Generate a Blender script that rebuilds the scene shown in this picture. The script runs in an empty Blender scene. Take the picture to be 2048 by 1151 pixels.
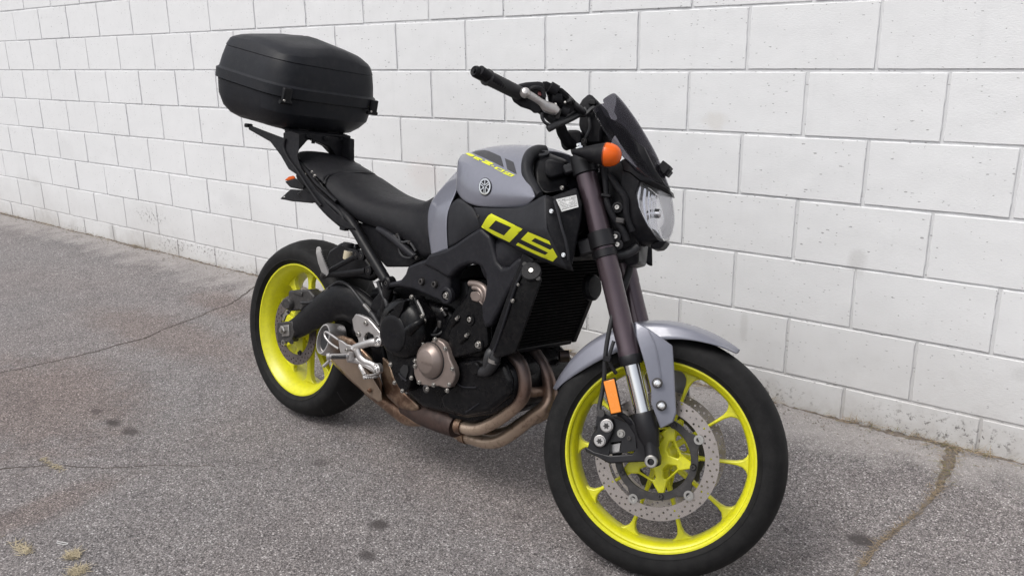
import bpy, bmesh, math, random
from mathutils import Vector, Matrix, noise
from mathutils.bvhtree import BVHTree
from mathutils.geometry import delaunay_2d_cdt
R = math.radians
random.seed(7)
S = bpy.context.scene
COL = S.collection

# ---------------------------------------------------------------- camera, sky, sun, exposure
cd = bpy.data.cameras.new('camera')
co = bpy.data.objects.new('camera', cd); COL.objects.link(co)
co.matrix_world = Matrix([[0.784853, -0.156234, 0.599664, 0.0], [0.619499, 0.221357, -0.753141, -2.701188], [-0.015074, 0.962596, 0.27052, 1.244276], [0.0, 0.0, 0.0, 1.0]])
cd.sensor_width = 36.0; cd.sensor_fit = 'HORIZONTAL'
cd.lens = 1673.234 / 2048 * 36.0
cd.clip_start = 0.05; cd.clip_end = 1500
S.camera = co
S.render.resolution_x = 1024; S.render.resolution_y = 575

W = bpy.data.worlds.new('World'); S.world = W; W.use_nodes = True
wn = W.node_tree.nodes; wl = W.node_tree.links
bgn = wn['Background']
sky = wn.new('ShaderNodeTexSky'); sky.sky_type = 'NISHITA'; sky.sun_disc = False
SUN_EL, SUN_AZ = R(58), R(200)          # azimuth clockwise from +Y
sky.sun_elevation = SUN_EL; sky.sun_rotation = SUN_AZ
sky.air_density = 1.0; sky.dust_density = 4.0; sky.ozone_density = 1.0
hs = wn.new('ShaderNodeHueSaturation'); hs.inputs['Saturation'].default_value = 0.30
wl.new(sky.outputs[0], hs.inputs['Color']); wl.new(hs.outputs[0], bgn.inputs['Color'])
bgn.inputs['Strength'].default_value = 0.135
sd = bpy.data.lights.new('sun', 'SUN'); sd.energy = 1.15; sd.angle = R(28); sd.color = (1.0, 0.97, 0.93)
so = bpy.data.objects.new('sun', sd); COL.objects.link(so)
dv = Vector((math.sin(SUN_AZ)*math.cos(SUN_EL), math.cos(SUN_AZ)*math.cos(SUN_EL), math.sin(SUN_EL)))
so.rotation_euler = dv.to_track_quat('Z', 'Y').to_euler()
S.view_settings.view_transform = 'Standard'; S.view_settings.look = 'None'
S.view_settings.gamma = 1.0; S.view_settings.use_curve_mapping = False
S.view_settings.exposure = 0.40

# ---------------------------------------------------------------- materials
MATS = {}
def NT(name):
    m = bpy.data.materials.new(name); m.use_nodes = True
    nt = m.node_tree; b = nt.nodes['Principled BSDF']
    return m, nt, b
def nd(nt, typ, **kw):
    n = nt.nodes.new(typ)
    for k, v in kw.items():
        if k in n.inputs: n.inputs[k].default_value = v
        else: setattr(n, k, v)
    return n
def mix(nt, fac, a, b, mode='MIX'):
    n = nt.nodes.new('ShaderNodeMix'); n.data_type = 'RGBA'; n.blend_type = mode
    for i, v in ((0, fac), (6, a), (7, b)):
        if hasattr(v, 'links') or isinstance(v, bpy.types.NodeSocket): nt.links.new(v, n.inputs[i])
        elif i == 0: n.inputs[0].default_value = v
        else: n.inputs[i].default_value = (*v, 1) if len(v) == 3 else v
    return n.outputs[2]
def mth(nt, op, a, b=None, c=None, clamp=False):
    n = nt.nodes.new('ShaderNodeMath'); n.operation = op; n.use_clamp = clamp
    for i, v in enumerate((a, b, c)):
        if v is None: continue
        if isinstance(v, bpy.types.NodeSocket): nt.links.new(v, n.inputs[i])
        else: n.inputs[i].default_value = v
    return n.outputs[0]
def ramp(nt, x, stops):
    n = nt.nodes.new('ShaderNodeValToRGB'); nt.links.new(x, n.inputs[0])
    e = n.color_ramp.elements
    while len(e) < len(stops): e.new(0.5)
    for i, (p, c) in enumerate(stops):
        e[i].position = p; e[i].color = (c, c, c, 1) if not hasattr(c, '__len__') else (*c, 1)
    return n.outputs[0]
def noi(nt, vec, scale, detail=2, rough=0.5, dist=0):
    n = nd(nt, 'ShaderNodeTexNoise'); n.inputs['Scale'].default_value = scale; n.inputs['Detail'].default_value = detail
    n.inputs['Roughness'].default_value = rough; n.inputs['Distortion'].default_value = dist
    nt.links.new(vec, n.inputs['Vector']); return n.outputs[0]
def bump(nt, b, h, strength, dist):
    n = nt.nodes.new('ShaderNodeBump'); n.inputs['Strength'].default_value = strength; n.inputs['Distance'].default_value = dist
    nt.links.new(h, n.inputs['Height']); nt.links.new(n.outputs[0], b.inputs['Normal']); return n
def pm(name, col, rough=0.5, metal=0.0, var=0.15, vs=25, grain=0.0, gs=900, coat=0.0, dust=0.0, spec=0.5, dcol=(0.32, 0.29, 0.26), cr=.32):
    """painted / plastic / metal surface: colour with slight mottling, uneven gloss, optional fine grain and dust"""
    m, nt, b = NT(name)
    tc = nt.nodes.new('ShaderNodeTexCoord').outputs['Object']
    n1 = noi(nt, tc, vs, 5, 0.6)
    c0 = tuple(x*(1-var) for x in col); c1 = tuple(min(1, x*(1+var)) for x in col)
    c = mix(nt, ramp(nt, n1, [(0.3, 0.0), (0.7, 1.0)]), c0, c1)
    if dust:
        n2 = noi(nt, tc, vs*3.1, 6, 0.7)
        c = mix(nt, mth(nt, 'MULTIPLY', ramp(nt, n2, [(0.48, 0.0), (0.75, 1.0)]), dust), c, dcol)
    nt.links.new(c, b.inputs['Base Color'])
    n3 = noi(nt, tc, vs*1.7, 4, 0.6)
    r = mth(nt, 'ADD', mth(nt, 'MULTIPLY', n3, 0.24), rough - 0.12, clamp=True)
    nt.links.new(r, b.inputs['Roughness'])
    b.inputs['Metallic'].default_value = metal
    b.inputs['Specular IOR Level'].default_value = spec
    if coat: b.inputs['Coat Weight'].default_value = coat; b.inputs['Coat Roughness'].default_value = cr
    if grain:
        bump(nt, b, noi(nt, tc, gs, 2, 0.6), grain, 0.0006)
    MATS[name] = m; return m

M_BLK   = pm('black plastic', (0.0092, 0.0092, 0.0112), 0.52, grain=0.35, gs=1400, dust=0.04, spec=.17)
M_BLKS  = pm('satin black paint', (0.0065, 0.0065, 0.0078), 0.38, dust=0.03, spec=.17)
M_DGREY = pm('dark grey textured plastic', (0.0215, 0.022, 0.0255), 0.52, grain=0.3, gs=1600, dust=0.02, spec=.18)
M_FRAME = pm('dark frame paint', (0.0135, 0.0135, 0.0168), 0.42, grain=0.1, dust=0.03, spec=.18)
M_ENG   = pm('black engine paint', (0.0036, 0.0036, 0.0044), 0.29, grain=0.2, gs=700, dust=0.035, spec=.18)
M_CASE  = pm('luggage plastic', (0.0135, 0.0145, 0.0180), 0.47, grain=0.5, gs=700, dust=0.03, vs=9, spec=.18)
M_SEAT  = pm('seat vinyl', (0.0105, 0.0105, 0.0125), 0.50, grain=0.8, gs=900, dust=0.03, spec=.18)
M_GREY  = pm('grey tank paint', (0.185, 0.190, 0.228), 0.44, metal=0.30, var=0.03, coat=0.7, vs=60, cr=.07)
M_YEL   = pm('yellow wheel paint', (0.615, 0.600, 0.010), 0.40, var=0.07, vs=40, coat=0.25, dust=0.28, dcol=(0.30, 0.27, 0.05))
M_DECAL = pm('yellow decal', (0.63, 0.655, 0.015), 0.42, var=0.02)
M_BRONZ = pm('bronze engine cover', (0.235, 0.190, 0.170), 0.38, metal=0.55, var=0.08, dust=0.05)
M_FORK  = pm('anodised fork tube', (0.080, 0.057, 0.068), 0.42, metal=0.65, var=0.05, coat=0.5, cr=.08)
M_FORKB = pm('black anodised fork', (0.013, 0.0125, 0.0145), 0.42, metal=0.3, var=0.08)
M_CHROM = pm('chrome', (0.80, 0.80, 0.80), 0.12, metal=1.0, var=0.02)
M_ALU   = pm('cast aluminium', (0.52, 0.50, 0.49), 0.36, metal=0.85, var=0.08, grain=0.15, dust=0.08)
M_STEEL = pm('zinc steel', (0.40, 0.385, 0.365), 0.34, metal=0.9, var=0.1)
M_DISC  = pm('brake disc steel', (0.37, 0.33, 0.31), 0.28, metal=0.85, var=0.08)
M_RDISC = pm('dull rear disc steel', (0.17, 0.145, 0.140), 0.45, metal=0.7, var=0.12)
M_BRBLK = pm('dusty black metal', (0.024, 0.022, 0.022), 0.52, var=0.25, dust=0.12)
M_RUB   = pm('black rubber', (0.020, 0.020, 0.021), 0.62, grain=0.3)
M_HOSE  = pm('rubber hose', (0.016, 0.016, 0.018), 0.5)
M_PEG = pm('bare worn aluminium', (0.62, 0.61, 0.60), 0.5, metal=0.3, var=0.06)
M_WHITE = pm('white sticker', (0.62, 0.62, 0.61), 0.45, metal=0.2, var=0.05)
M_INK   = pm('printed ink', (0.06, 0.06, 0.06), 0.6)
M_GRAPH = pm('dark stripe decal', (0.030, 0.030, 0.034), 0.45, var=0.05)
M_RED   = pm('red plastic', (0.12, 0.01, 0.01), 0.4)
M_FLUID = pm('brake fluid cup', (0.48, 0.42, 0.30), 0.35, var=0.1)
M_BLACKV = pm('dark void black', (0.008, 0.008, 0.009), 0.7)

def lens_mat(name, col, rough=0.12, trans=0.55, lines=0.0, ls=260, alpha=1.0):
    m, nt, b = NT(name)
    b.inputs['Base Color'].default_value = (*col, 1); b.inputs['Roughness'].default_value = rough
    b.inputs['Transmission Weight'].default_value = trans; b.inputs['IOR'].default_value = 1.35
    if lines:
        tc = nt.nodes.new('ShaderNodeTexCoord').outputs['Object']
        w = nd(nt, 'ShaderNodeTexWave'); w.inputs['Scale'].default_value = ls; w.bands_direction = 'Z'
        nt.links.new(tc, w.inputs['Vector']); bump(nt, b, w.outputs[0], lines, 0.001)
    MATS[name] = m; return m
M_ORANGE = lens_mat('orange lens', (0.80, 0.13, 0.012), 0.18, 0.10, 0.12, 60)
M_REFL   = pm('orange reflector', (0.80, 0.24, 0.01), 0.25, var=0.03, coat=0.6)
def glass_mat(name, tint, alpha, rough=0.05, base=(0.6, 0.6, 0.6)):
    """thin clear or smoked polycarbonate: see-through with a glossy skin"""
    m, nt, b = NT(name)
    out = nt.nodes['Material Output']
    tr = nt.nodes.new('ShaderNodeBsdfTransparent'); tr.inputs[0].default_value = (*tint, 1)
    mx = nt.nodes.new('ShaderNodeMixShader'); mx.inputs[0].default_value = alpha
    b.inputs['Base Color'].default_value = (*base, 1)
    b.inputs['Roughness'].default_value = rough
    fr = nt.nodes.new('ShaderNodeLayerWeight'); fr.inputs[0].default_value = 0.25
    f = mth(nt, 'ADD', mth(nt, 'MULTIPLY', fr.outputs['Fresnel'], 0.42), alpha, clamp=True)
    nt.links.new(f, mx.inputs[0]); nt.links.new(tr.outputs[0], mx.inputs[1]); nt.links.new(b.outputs[0], mx.inputs[2])
    nt.links.new(mx.outputs[0], out.inputs['Surface']); MATS[name] = m; return m
M_SMOKE = glass_mat('smoked screen', (0.565, 0.555, 0.595), 0.10, 0.06, base=(0.035, 0.034, 0.038))
M_CLEAR = glass_mat('clear headlight lens', (0.97, 0.97, 0.98), 0.04, 0.03)

def heat_mat():
    m, nt, b = NT('heat stained steel')
    tc = nt.nodes.new('ShaderNodeTexCoord').outputs['Object']
    n = noi(nt, tc, 14, 5, 0.65, 0.6); n2 = noi(nt, tc, 60, 5, 0.7)
    c = ramp(nt, n, [(0.25, (0.060, 0.038, 0.030)), (0.45, (0.20, 0.12, 0.08)), (0.58, (0.38, 0.27, 0.19)), (0.75, (0.46, 0.36, 0.27))])
    c = mix(nt, ramp(nt, n2, [(0.5, 0.0), (0.75, 0.7)]), c, (0.07, 0.035, 0.022))
    nt.links.new(c, b.inputs['Base Color']); b.inputs['Metallic'].default_value = 0.75
    nt.links.new(mth(nt, 'ADD', mth(nt, 'MULTIPLY', n2, 0.25), 0.25), b.inputs['Roughness'])
    bump(nt, b, n2, 0.15, 0.001); return m
M_HEAT = heat_mat()
def pipe_mat():
    """header pipe: dark near the exhaust ports, bronze lower down"""
    m, nt, b = NT('header pipe steel')
    tc = nt.nodes.new('ShaderNodeTexCoord').outputs['Object']
    sx = nt.nodes.new('ShaderNodeSeparateXYZ'); nt.links.new(tc, sx.inputs[0])
    n2 = noi(nt, tc, 55, 5, 0.7); n1 = noi(nt, tc, 12, 3, 0.5)
    z = mth(nt, 'ADD', sx.outputs[2], mth(nt, 'MULTIPLY', mth(nt, 'SUBTRACT', n1, 0.5), 0.12))
    c = ramp(nt, z, [(0.20, (0.47, 0.365, 0.28)), (0.32, (0.42, 0.31, 0.235)), (0.38, (0.20, 0.135, 0.11)), (0.46, (0.075, 0.060, 0.058))])
    c = mix(nt, ramp(nt, n2, [(0.52, 0.0), (0.72, 0.75)]), c, (0.10, 0.05, 0.03))
    nt.links.new(c, b.inputs['Base Color']); b.inputs['Metallic'].default_value = 0.75
    nt.links.new(mth(nt, 'ADD', mth(nt, 'MULTIPLY', n2, 0.25), 0.26), b.inputs['Roughness'])
    bump(nt, b, n2, 0.12, 0.001); return m
M_PIPE = pipe_mat()
def tyre_mat(rear):
    m, nt, b = NT('tyre rubber rear' if rear else 'tyre rubber front')
    tc = nt.nodes.new('ShaderNodeTexCoord').outputs['Object']
    n1 = noi(nt, tc, 18, 5, 0.6); n2 = noi(nt, tc, 260, 4, 0.7)
    c = mix(nt, n1, (0.0050, 0.0050, 0.0056), (0.0095, 0.0092, 0.0092))
    c = mix(nt, ramp(nt, n2, [(0.60, 0.0), (0.8, 0.25)]), c, (0.07, 0.065, 0.06))
    nt.links.new(c, b.inputs['Base Color']); b.inputs['Roughness'].default_value = 0.68; b.inputs['Specular IOR Level'].default_value = 0.20
    # grey scuffing and dust across the tread, sidewall cleaner
    n4 = noi(nt, tc, 34, 6, 0.7); c2 = mix(nt, ramp(nt, n4, [(0.40, 0.0), (0.80, 0.38)]), c, (0.034, 0.033, 0.032)); nt.links.new(c2, b.inputs['Base Color'])
    bump(nt, b, n2, 0.12, 0.0008); return m
M_TYR_R, M_TYR_F = tyre_mat(True), tyre_mat(False)

# ---------------------------------------------------------------- mesh helpers
def link(name, me, mat, parent=None, kind=None, smooth=True, auto=None):
    o = bpy.data.objects.new(name, me); COL.objects.link(o)
    if mat and not me.materials: me.materials.append(mat)
    if parent is not None: o.parent = parent
    if kind: o['kind'] = kind
    if smooth:
        for p in me.polygons: p.use_smooth = True
        if auto is not None: me.set_sharp_from_angle(angle=R(auto))
    return o
def mesh(name, verts, faces):
    me = bpy.data.meshes.new(name); me.from_pydata([tuple(v) for v in verts], [], faces); me.validate(); me.update(); return me
def bevel(o, w, seg=2, ang=30):
    if w > 0:
        b = o.modifiers.new('bevel', 'BEVEL'); b.width = w; b.segments = seg; b.limit_method = 'ANGLE'; b.angle_limit = R(ang)
        b.harden_normals = False
    return o
def catmull(pts, n, closed=False):
    """smooth points; pts are tuples of any length"""
    out = []; N = len(pts)
    segs = N if closed else N-1
    for i in range(segs):
        g = lambda k: pts[(i+k) % N] if closed else pts[min(max(i+k, 0), N-1)]
        p0, p1, p2, p3 = g(-1), g(0), g(1), g(2)
        for j in range(n):
            t = j/n
            out.append(tuple(0.5*((2*b)+(-a+c)*t+(2*a-5*b+4*c-d)*t*t+(-a+3*b-3*c+d)*t**3) for a, b, c, d in zip(p0, p1, p2, p3)))
    if not closed: out.append(tuple(pts[-1]))
    return out
def tube_data(pts, r, seg=12, sm=4, cap=True, flat=1.0, closed=False, updir=None):
    if not hasattr(r, '__len__'): r = [r]*len(pts)
    P = [tuple(p)+(rr,) for p, rr in zip(pts, r)]
    if sm > 1 and len(P) > 2: P = catmull(P, sm, closed)
    V = []; F = []; up = None; N = len(P)
    for i, p in enumerate(P):
        a = Vector(P[i-1][:3] if (i > 0 or closed) else p[:3]); b = Vector(P[(i+1) % N][:3] if (i < N-1 or closed) else p[:3])
        t = (b-a).normalized()
        if updir is not None: up = Vector(updir)
        elif up is None: up = Vector((0, 0, 1)) if abs(t.z) < 0.9 else Vector((0, 1, 0))
        s = t.cross(up).normalized(); up2 = s.cross(t).normalized()
        if updir is None: up = up2
        for k in range(seg):
            th = 2*math.pi*k/seg
            V.append(Vector(p[:3]) + s*math.cos(th)*p[3]*flat + up2*math.sin(th)*p[3])
    for i in range(N if closed else N-1):
        j = (i+1) % N
        for k in range(seg):
            l = (k+1) % seg; F.append((i*seg+k, i*seg+l, j*seg+l, j*seg+k))
    if cap and not closed: F.append(tuple(range(seg-1, -1, -1))); F.append(tuple((N-1)*seg+k for k in range(seg)))
    return V, F
def tube(name, pts, r, mat, parent=None, auto=40, **kw):
    V, F = tube_data(pts, r, **kw); return link(name, mesh(name, V, F), mat, parent, auto=auto)
def frame(axis):
    a = Vector(axis).normalized(); u = Vector((0, 0, 1)) if abs(a.z) < 0.9 else Vector((1, 0, 0))
    e1 = a.cross(u).normalized(); e2 = e1.cross(a).normalized(); return a, e1, e2
def lathe_data(prof, c, axis, seg=24, closed=False, sx=1.0, sy=1.0, rot=0.0):
    """prof = [(radius, distance along axis)]"""
    a, e1, e2 = frame(axis); c = Vector(c); V = []; F = []
    for (r, h) in prof:
        for k in range(seg):
            th = 2*math.pi*k/seg + rot; V.append(c + a*h + e1*math.cos(th)*r*sx + e2*math.sin(th)*r*sy)
    n = len(prof)
    for i in range(n if closed else n-1):
        j = (i+1) % n
        for k in range(seg):
            l = (k+1) % seg; F.append((i*seg+k, i*seg+l, j*seg+l, j*seg+k))
    if not closed:
        if prof[0][0] > 1e-5: F.append(tuple(range(seg-1, -1, -1)))
        if prof[-1][0] > 1e-5: F.append(tuple((n-1)*seg+k for k in range(seg)))
    return V, F
def lathe(name, prof, c, axis, mat, parent=None, auto=35, **kw):
    V, F = lathe_data(prof, c, axis, **kw); me = mesh(name, V, F)
    bm = bmesh.new(); bm.from_mesh(me); bmesh.ops.remove_doubles(bm, verts=bm.verts, dist=1e-6); bmesh.ops.recalc_face_normals(bm, faces=bm.faces); bm.to_mesh(me); bm.free()
    return link(name, me, mat, parent, auto=auto)
def join(*vf):
    V = []; F = []
    for v, f in vf:
        n = len(V); V += list(v); F += [tuple(i+n for i in q) for q in f]
    return V, F
def box_data(c, s, rot=None):
    c = Vector(c); V = []
    for x in (-.5, .5):
        for y in (-.5, .5):
            for z in (-.5, .5):
                v = Vector((x*s[0], y*s[1], z*s[2]))
                if rot is not None: v = rot @ v
                V.append(c+v)
    return V, [(0, 1, 3, 2), (4, 6, 7, 5), (0, 4, 5, 1), (2, 3, 7, 6), (0, 2, 6, 4), (1, 5, 7, 3)]
def box(name, c, s, mat, parent=None, rot=None, bev=0.003):
    o = link(name, mesh(name, *box_data(c, s, rot)), mat, parent, auto=40); return bevel(o, bev)
def inside(p, poly):
    x, y = p; c = False; n = len(poly)
    for i in range(n):
        x1, y1 = poly[i]; x2, y2 = poly[i-1]
        if (y1 > y) != (y2 > y) and x < (x2-x1)*(y-y1)/(y2-y1)+x1: c = not c
    return c
def area2(p): return sum(p[i-1][0]*p[i][1]-p[i][0]*p[i-1][1] for i in range(len(p)))
def cdt(outer, holes=(), extra=()):
    pts = []; edges = []
    for lp in [outer]+list(holes):
        n = len(pts); k = len(lp); pts += [Vector(p) for p in lp]; edges += [(n+i, n+(i+1) % k) for i in range(k)]
    pts += [Vector(e) for e in extra]
    v, e, f, _, _, _ = delaunay_2d_cdt(pts, edges, [], 0, 1e-7)
    ff = []
    for t in f:
        c = (sum(v[i].x for i in t)/3, sum(v[i].y for i in t)/3)
        if inside(c, outer) and not any(inside(c, h) for h in holes): ff.append(tuple(t))
    return [(p.x, p.y) for p in v], ff
def plate_data(outer, holes, y0, y1, to3=None):
    """flat outline in (x,z) with real openings, from lateral y0 to y1"""
    if to3 is None: to3 = lambda p, y: (p[0], y, p[1])
    v, f = cdt(outer, holes); n = len(v)
    V = [to3(p, y0) for p in v] + [to3(p, y1) for p in v]
    cnt = {}
    for t in f:
        for i in range(3):
            a, b = t[i], t[(i+1) % 3]; cnt[(a, b)] = 1
    F = [t for t in f] + [tuple(i+n for i in reversed(t)) for t in f]
    for (a, b) in cnt:
        if (b, a) not in cnt: F.append((b, a, a+n, b+n))
    return V, F
def plate(name, outer, y0, y1, mat, parent=None, holes=(), bev=0.002, auto=35, seg=2, smooth_out=0):
    if smooth_out: outer = catmull(outer, smooth_out, True)
    me = mesh(name, *plate_data(outer, list(holes), y0, y1))
    bm = bmesh.new(); bm.from_mesh(me); bmesh.ops.recalc_face_normals(bm, faces=bm.faces)
    bmesh.ops.dissolve_limit(bm, angle_limit=R(1), verts=bm.verts, edges=bm.edges) if not holes else None
    bm.to_mesh(me); bm.free()
    o = link(name, me, mat, parent, auto=auto); return bevel(o, bev, seg)
def solid(name, near, far, mat, parent=None, bev=0.003, auto=35, seg=2):
    """closed body between two 3-D loops with the same number of points"""
    n = len(near); V = list(near)+list(far)
    F = [tuple(range(n)), tuple(range(2*n-1, n-1, -1))] + [(i, (i+1) % n, (i+1) % n+n, i+n) for i in range(n)]
    me = mesh(name, V, F); bm = bmesh.new(); bm.from_mesh(me)
    bmesh.ops.triangulate(bm, faces=[f for f in bm.faces if len(f.verts) > 4]); bmesh.ops.recalc_face_normals(bm, faces=bm.faces); bm.to_mesh(me); bm.free()
    o = link(name, me, mat, parent, auto=auto); return bevel(o, bev, seg)
def mir(pts): return [(p[0], -p[1], p[2]) for p in pts]
def grid(name, rows, mat, parent=None, mirror=False, sub=2, thick=0.003, crease_cols=(), crease_rows=(), cv=0.8, off=-1, auto=None):
    """surface cage of rows of control points, smoothed, given real thickness; mirror=True joins the other half across the bike's middle plane"""
    if mirror:
        k = 1 if abs(rows[0][0][1]) < 1e-6 else 0
        n0 = len(rows[0])
        rows = [[(p[0], -p[1], p[2]) for p in reversed(r[k:])] + list(r) for r in rows]
        m = len(rows[0]); d = m-n0
        crease_cols = [c+d for c in crease_cols]+[m-1-(c+d) for c in crease_cols]
    nr, nc = len(rows), len(rows[0]); V = [p for r in rows for p in r]
    F = [(i*nc+j, i*nc+j+1, (i+1)*nc+j+1, (i+1)*nc+j) for i in range(nr-1) for j in range(nc-1)]
    me = mesh(name, V, F)
    if crease_cols or crease_rows:
        at = me.attributes.new('crease_edge', 'FLOAT', 'EDGE')
        for e in me.edges:
            a, b = e.vertices; ca, cb = a % nc, b % nc; ra, rb = a//nc, b//nc
            if (ca == cb and ca in crease_cols) or (ra == rb and ra in crease_rows): at.data[e.index].value = cv
    bm = bmesh.new(); bm.from_mesh(me); bmesh.ops.recalc_face_normals(bm, faces=bm.faces)
    # outward = away from the bike's middle plane / upward
    s = sum(f.normal.dot(Vector((0.15, math.copysign(1, f.calc_center_median().y) if not mirror else f.calc_center_median().y*6, 0.8)))*f.calc_area() for f in bm.faces)
    if s < 0: bmesh.ops.reverse_faces(bm, faces=bm.faces)
    bm.to_mesh(me); bm.free()
    o = link(name, me, mat, parent, auto=auto)
    if sub: 
        m = o.modifiers.new('sub', 'SUBSURF'); m.levels = m.render_levels = sub
    if thick:
        m = o.modifiers.new('sol', 'SOLIDIFY'); m.thickness = thick; m.offset = off
    return o
def evald(o):
    dg = bpy.context.evaluated_depsgraph_get(); e = o.evaluated_get(dg); me = e.to_mesh()
    t = BVHTree.FromPolygons([v.co.copy() for v in me.vertices], [tuple(p.vertices) for p in me.polygons]); e.to_mesh_clear(); return t
def decal(name, outer, tree, mat, parent, holes=(), up=0.0008, step=0.006, side=-1, lat=.2, v0=(2.43, -1.755, .994)):
    """flat print laid onto a body panel: the outline, drawn on a plane beside the panel, is pressed onto the curved surface"""
    cxm = sum(p[0] for p in outer)/len(outer); czm = sum(p[1] for p in outer)/len(outer)
    vd = (Vector(v0)-Vector((cxm, -lat, czm))).normalized()
    xs = [p[0] for p in outer]; zs = [p[1] for p in outer]; ex = []
    x = min(xs)+step/2
    while x < max(xs):
        z = min(zs)+step/2
        while z < max(zs):
            if inside((x, z), outer): ex.append((x, z))
            z += step
        x += step
    def dens(lp):
        o = []
        for i in range(len(lp)):
            a, b = lp[i-1], lp[i]; L = math.hypot(b[0]-a[0], b[1]-a[1]); n = max(1, int(L/step))
            o += [(a[0]+(b[0]-a[0])*k/n, a[1]+(b[1]-a[1])*k/n) for k in range(n)]
        return o
    v, f = cdt(dens(outer), [dens(h) for h in holes], ex); V = []; last = 0.17*side
    for p in v:
        h = tree.ray_cast(Vector((p[0], -lat, p[1]))+vd*.15, -vd)
        if h[0] is None:
            V.append(Vector((p[0], -lat, p[1]))-vd*.004)
        else:
            n = h[1]; n = n if n.dot(vd) > 0 else -n
            V.append(h[0]+n*up)
    me = mesh(name, V, f); bm = bmesh.new(); bm.from_mesh(me); bmesh.ops.recalc_face_normals(bm, faces=bm.faces)
    if sum(q.normal.dot(vd) for q in bm.faces) < 0: bmesh.ops.reverse_faces(bm, faces=bm.faces)
    bm.to_mesh(me); bm.free()
    return link(name, me, mat, parent)
def add(parent, fr):
    """mark: fr=True puts a part into the steered front frame"""
    pass

# ---------------------------------------------------------------- the setting: ground and block wall
def sstep(t): t = min(1, max(0, t)); return t*t*(3-2*t)
def gz(x, y):                                   # the paving rises a little towards the wall
    return 0.046*sstep((y+0.75)/0.75) + 0.0015*noise.noise(Vector((x*2.3, y*2.3, 0.3)))
def blob(nt, sx, sy, cx, cy, rx, ry, wob, k):
    """soft-edged stain of its own shape at a fixed place"""
    dx = mth(nt, 'MULTIPLY', mth(nt, 'SUBTRACT', sx, cx), 1.0/rx); dy = mth(nt, 'MULTIPLY', mth(nt, 'SUBTRACT', sy, cy), 1.0/ry)
    d = mth(nt, 'SQRT', mth(nt, 'ADD', mth(nt, 'MULTIPLY', dx, dx), mth(nt, 'MULTIPLY', dy, dy)))
    d = mth(nt, 'ADD', d, mth(nt, 'MULTIPLY', mth(nt, 'SUBTRACT', wob, 0.5), 1.2))
    return mth(nt, 'MULTIPLY', ramp(nt, d, [(0.45, 1.0), (1.0, 0.0)]), k)

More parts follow.
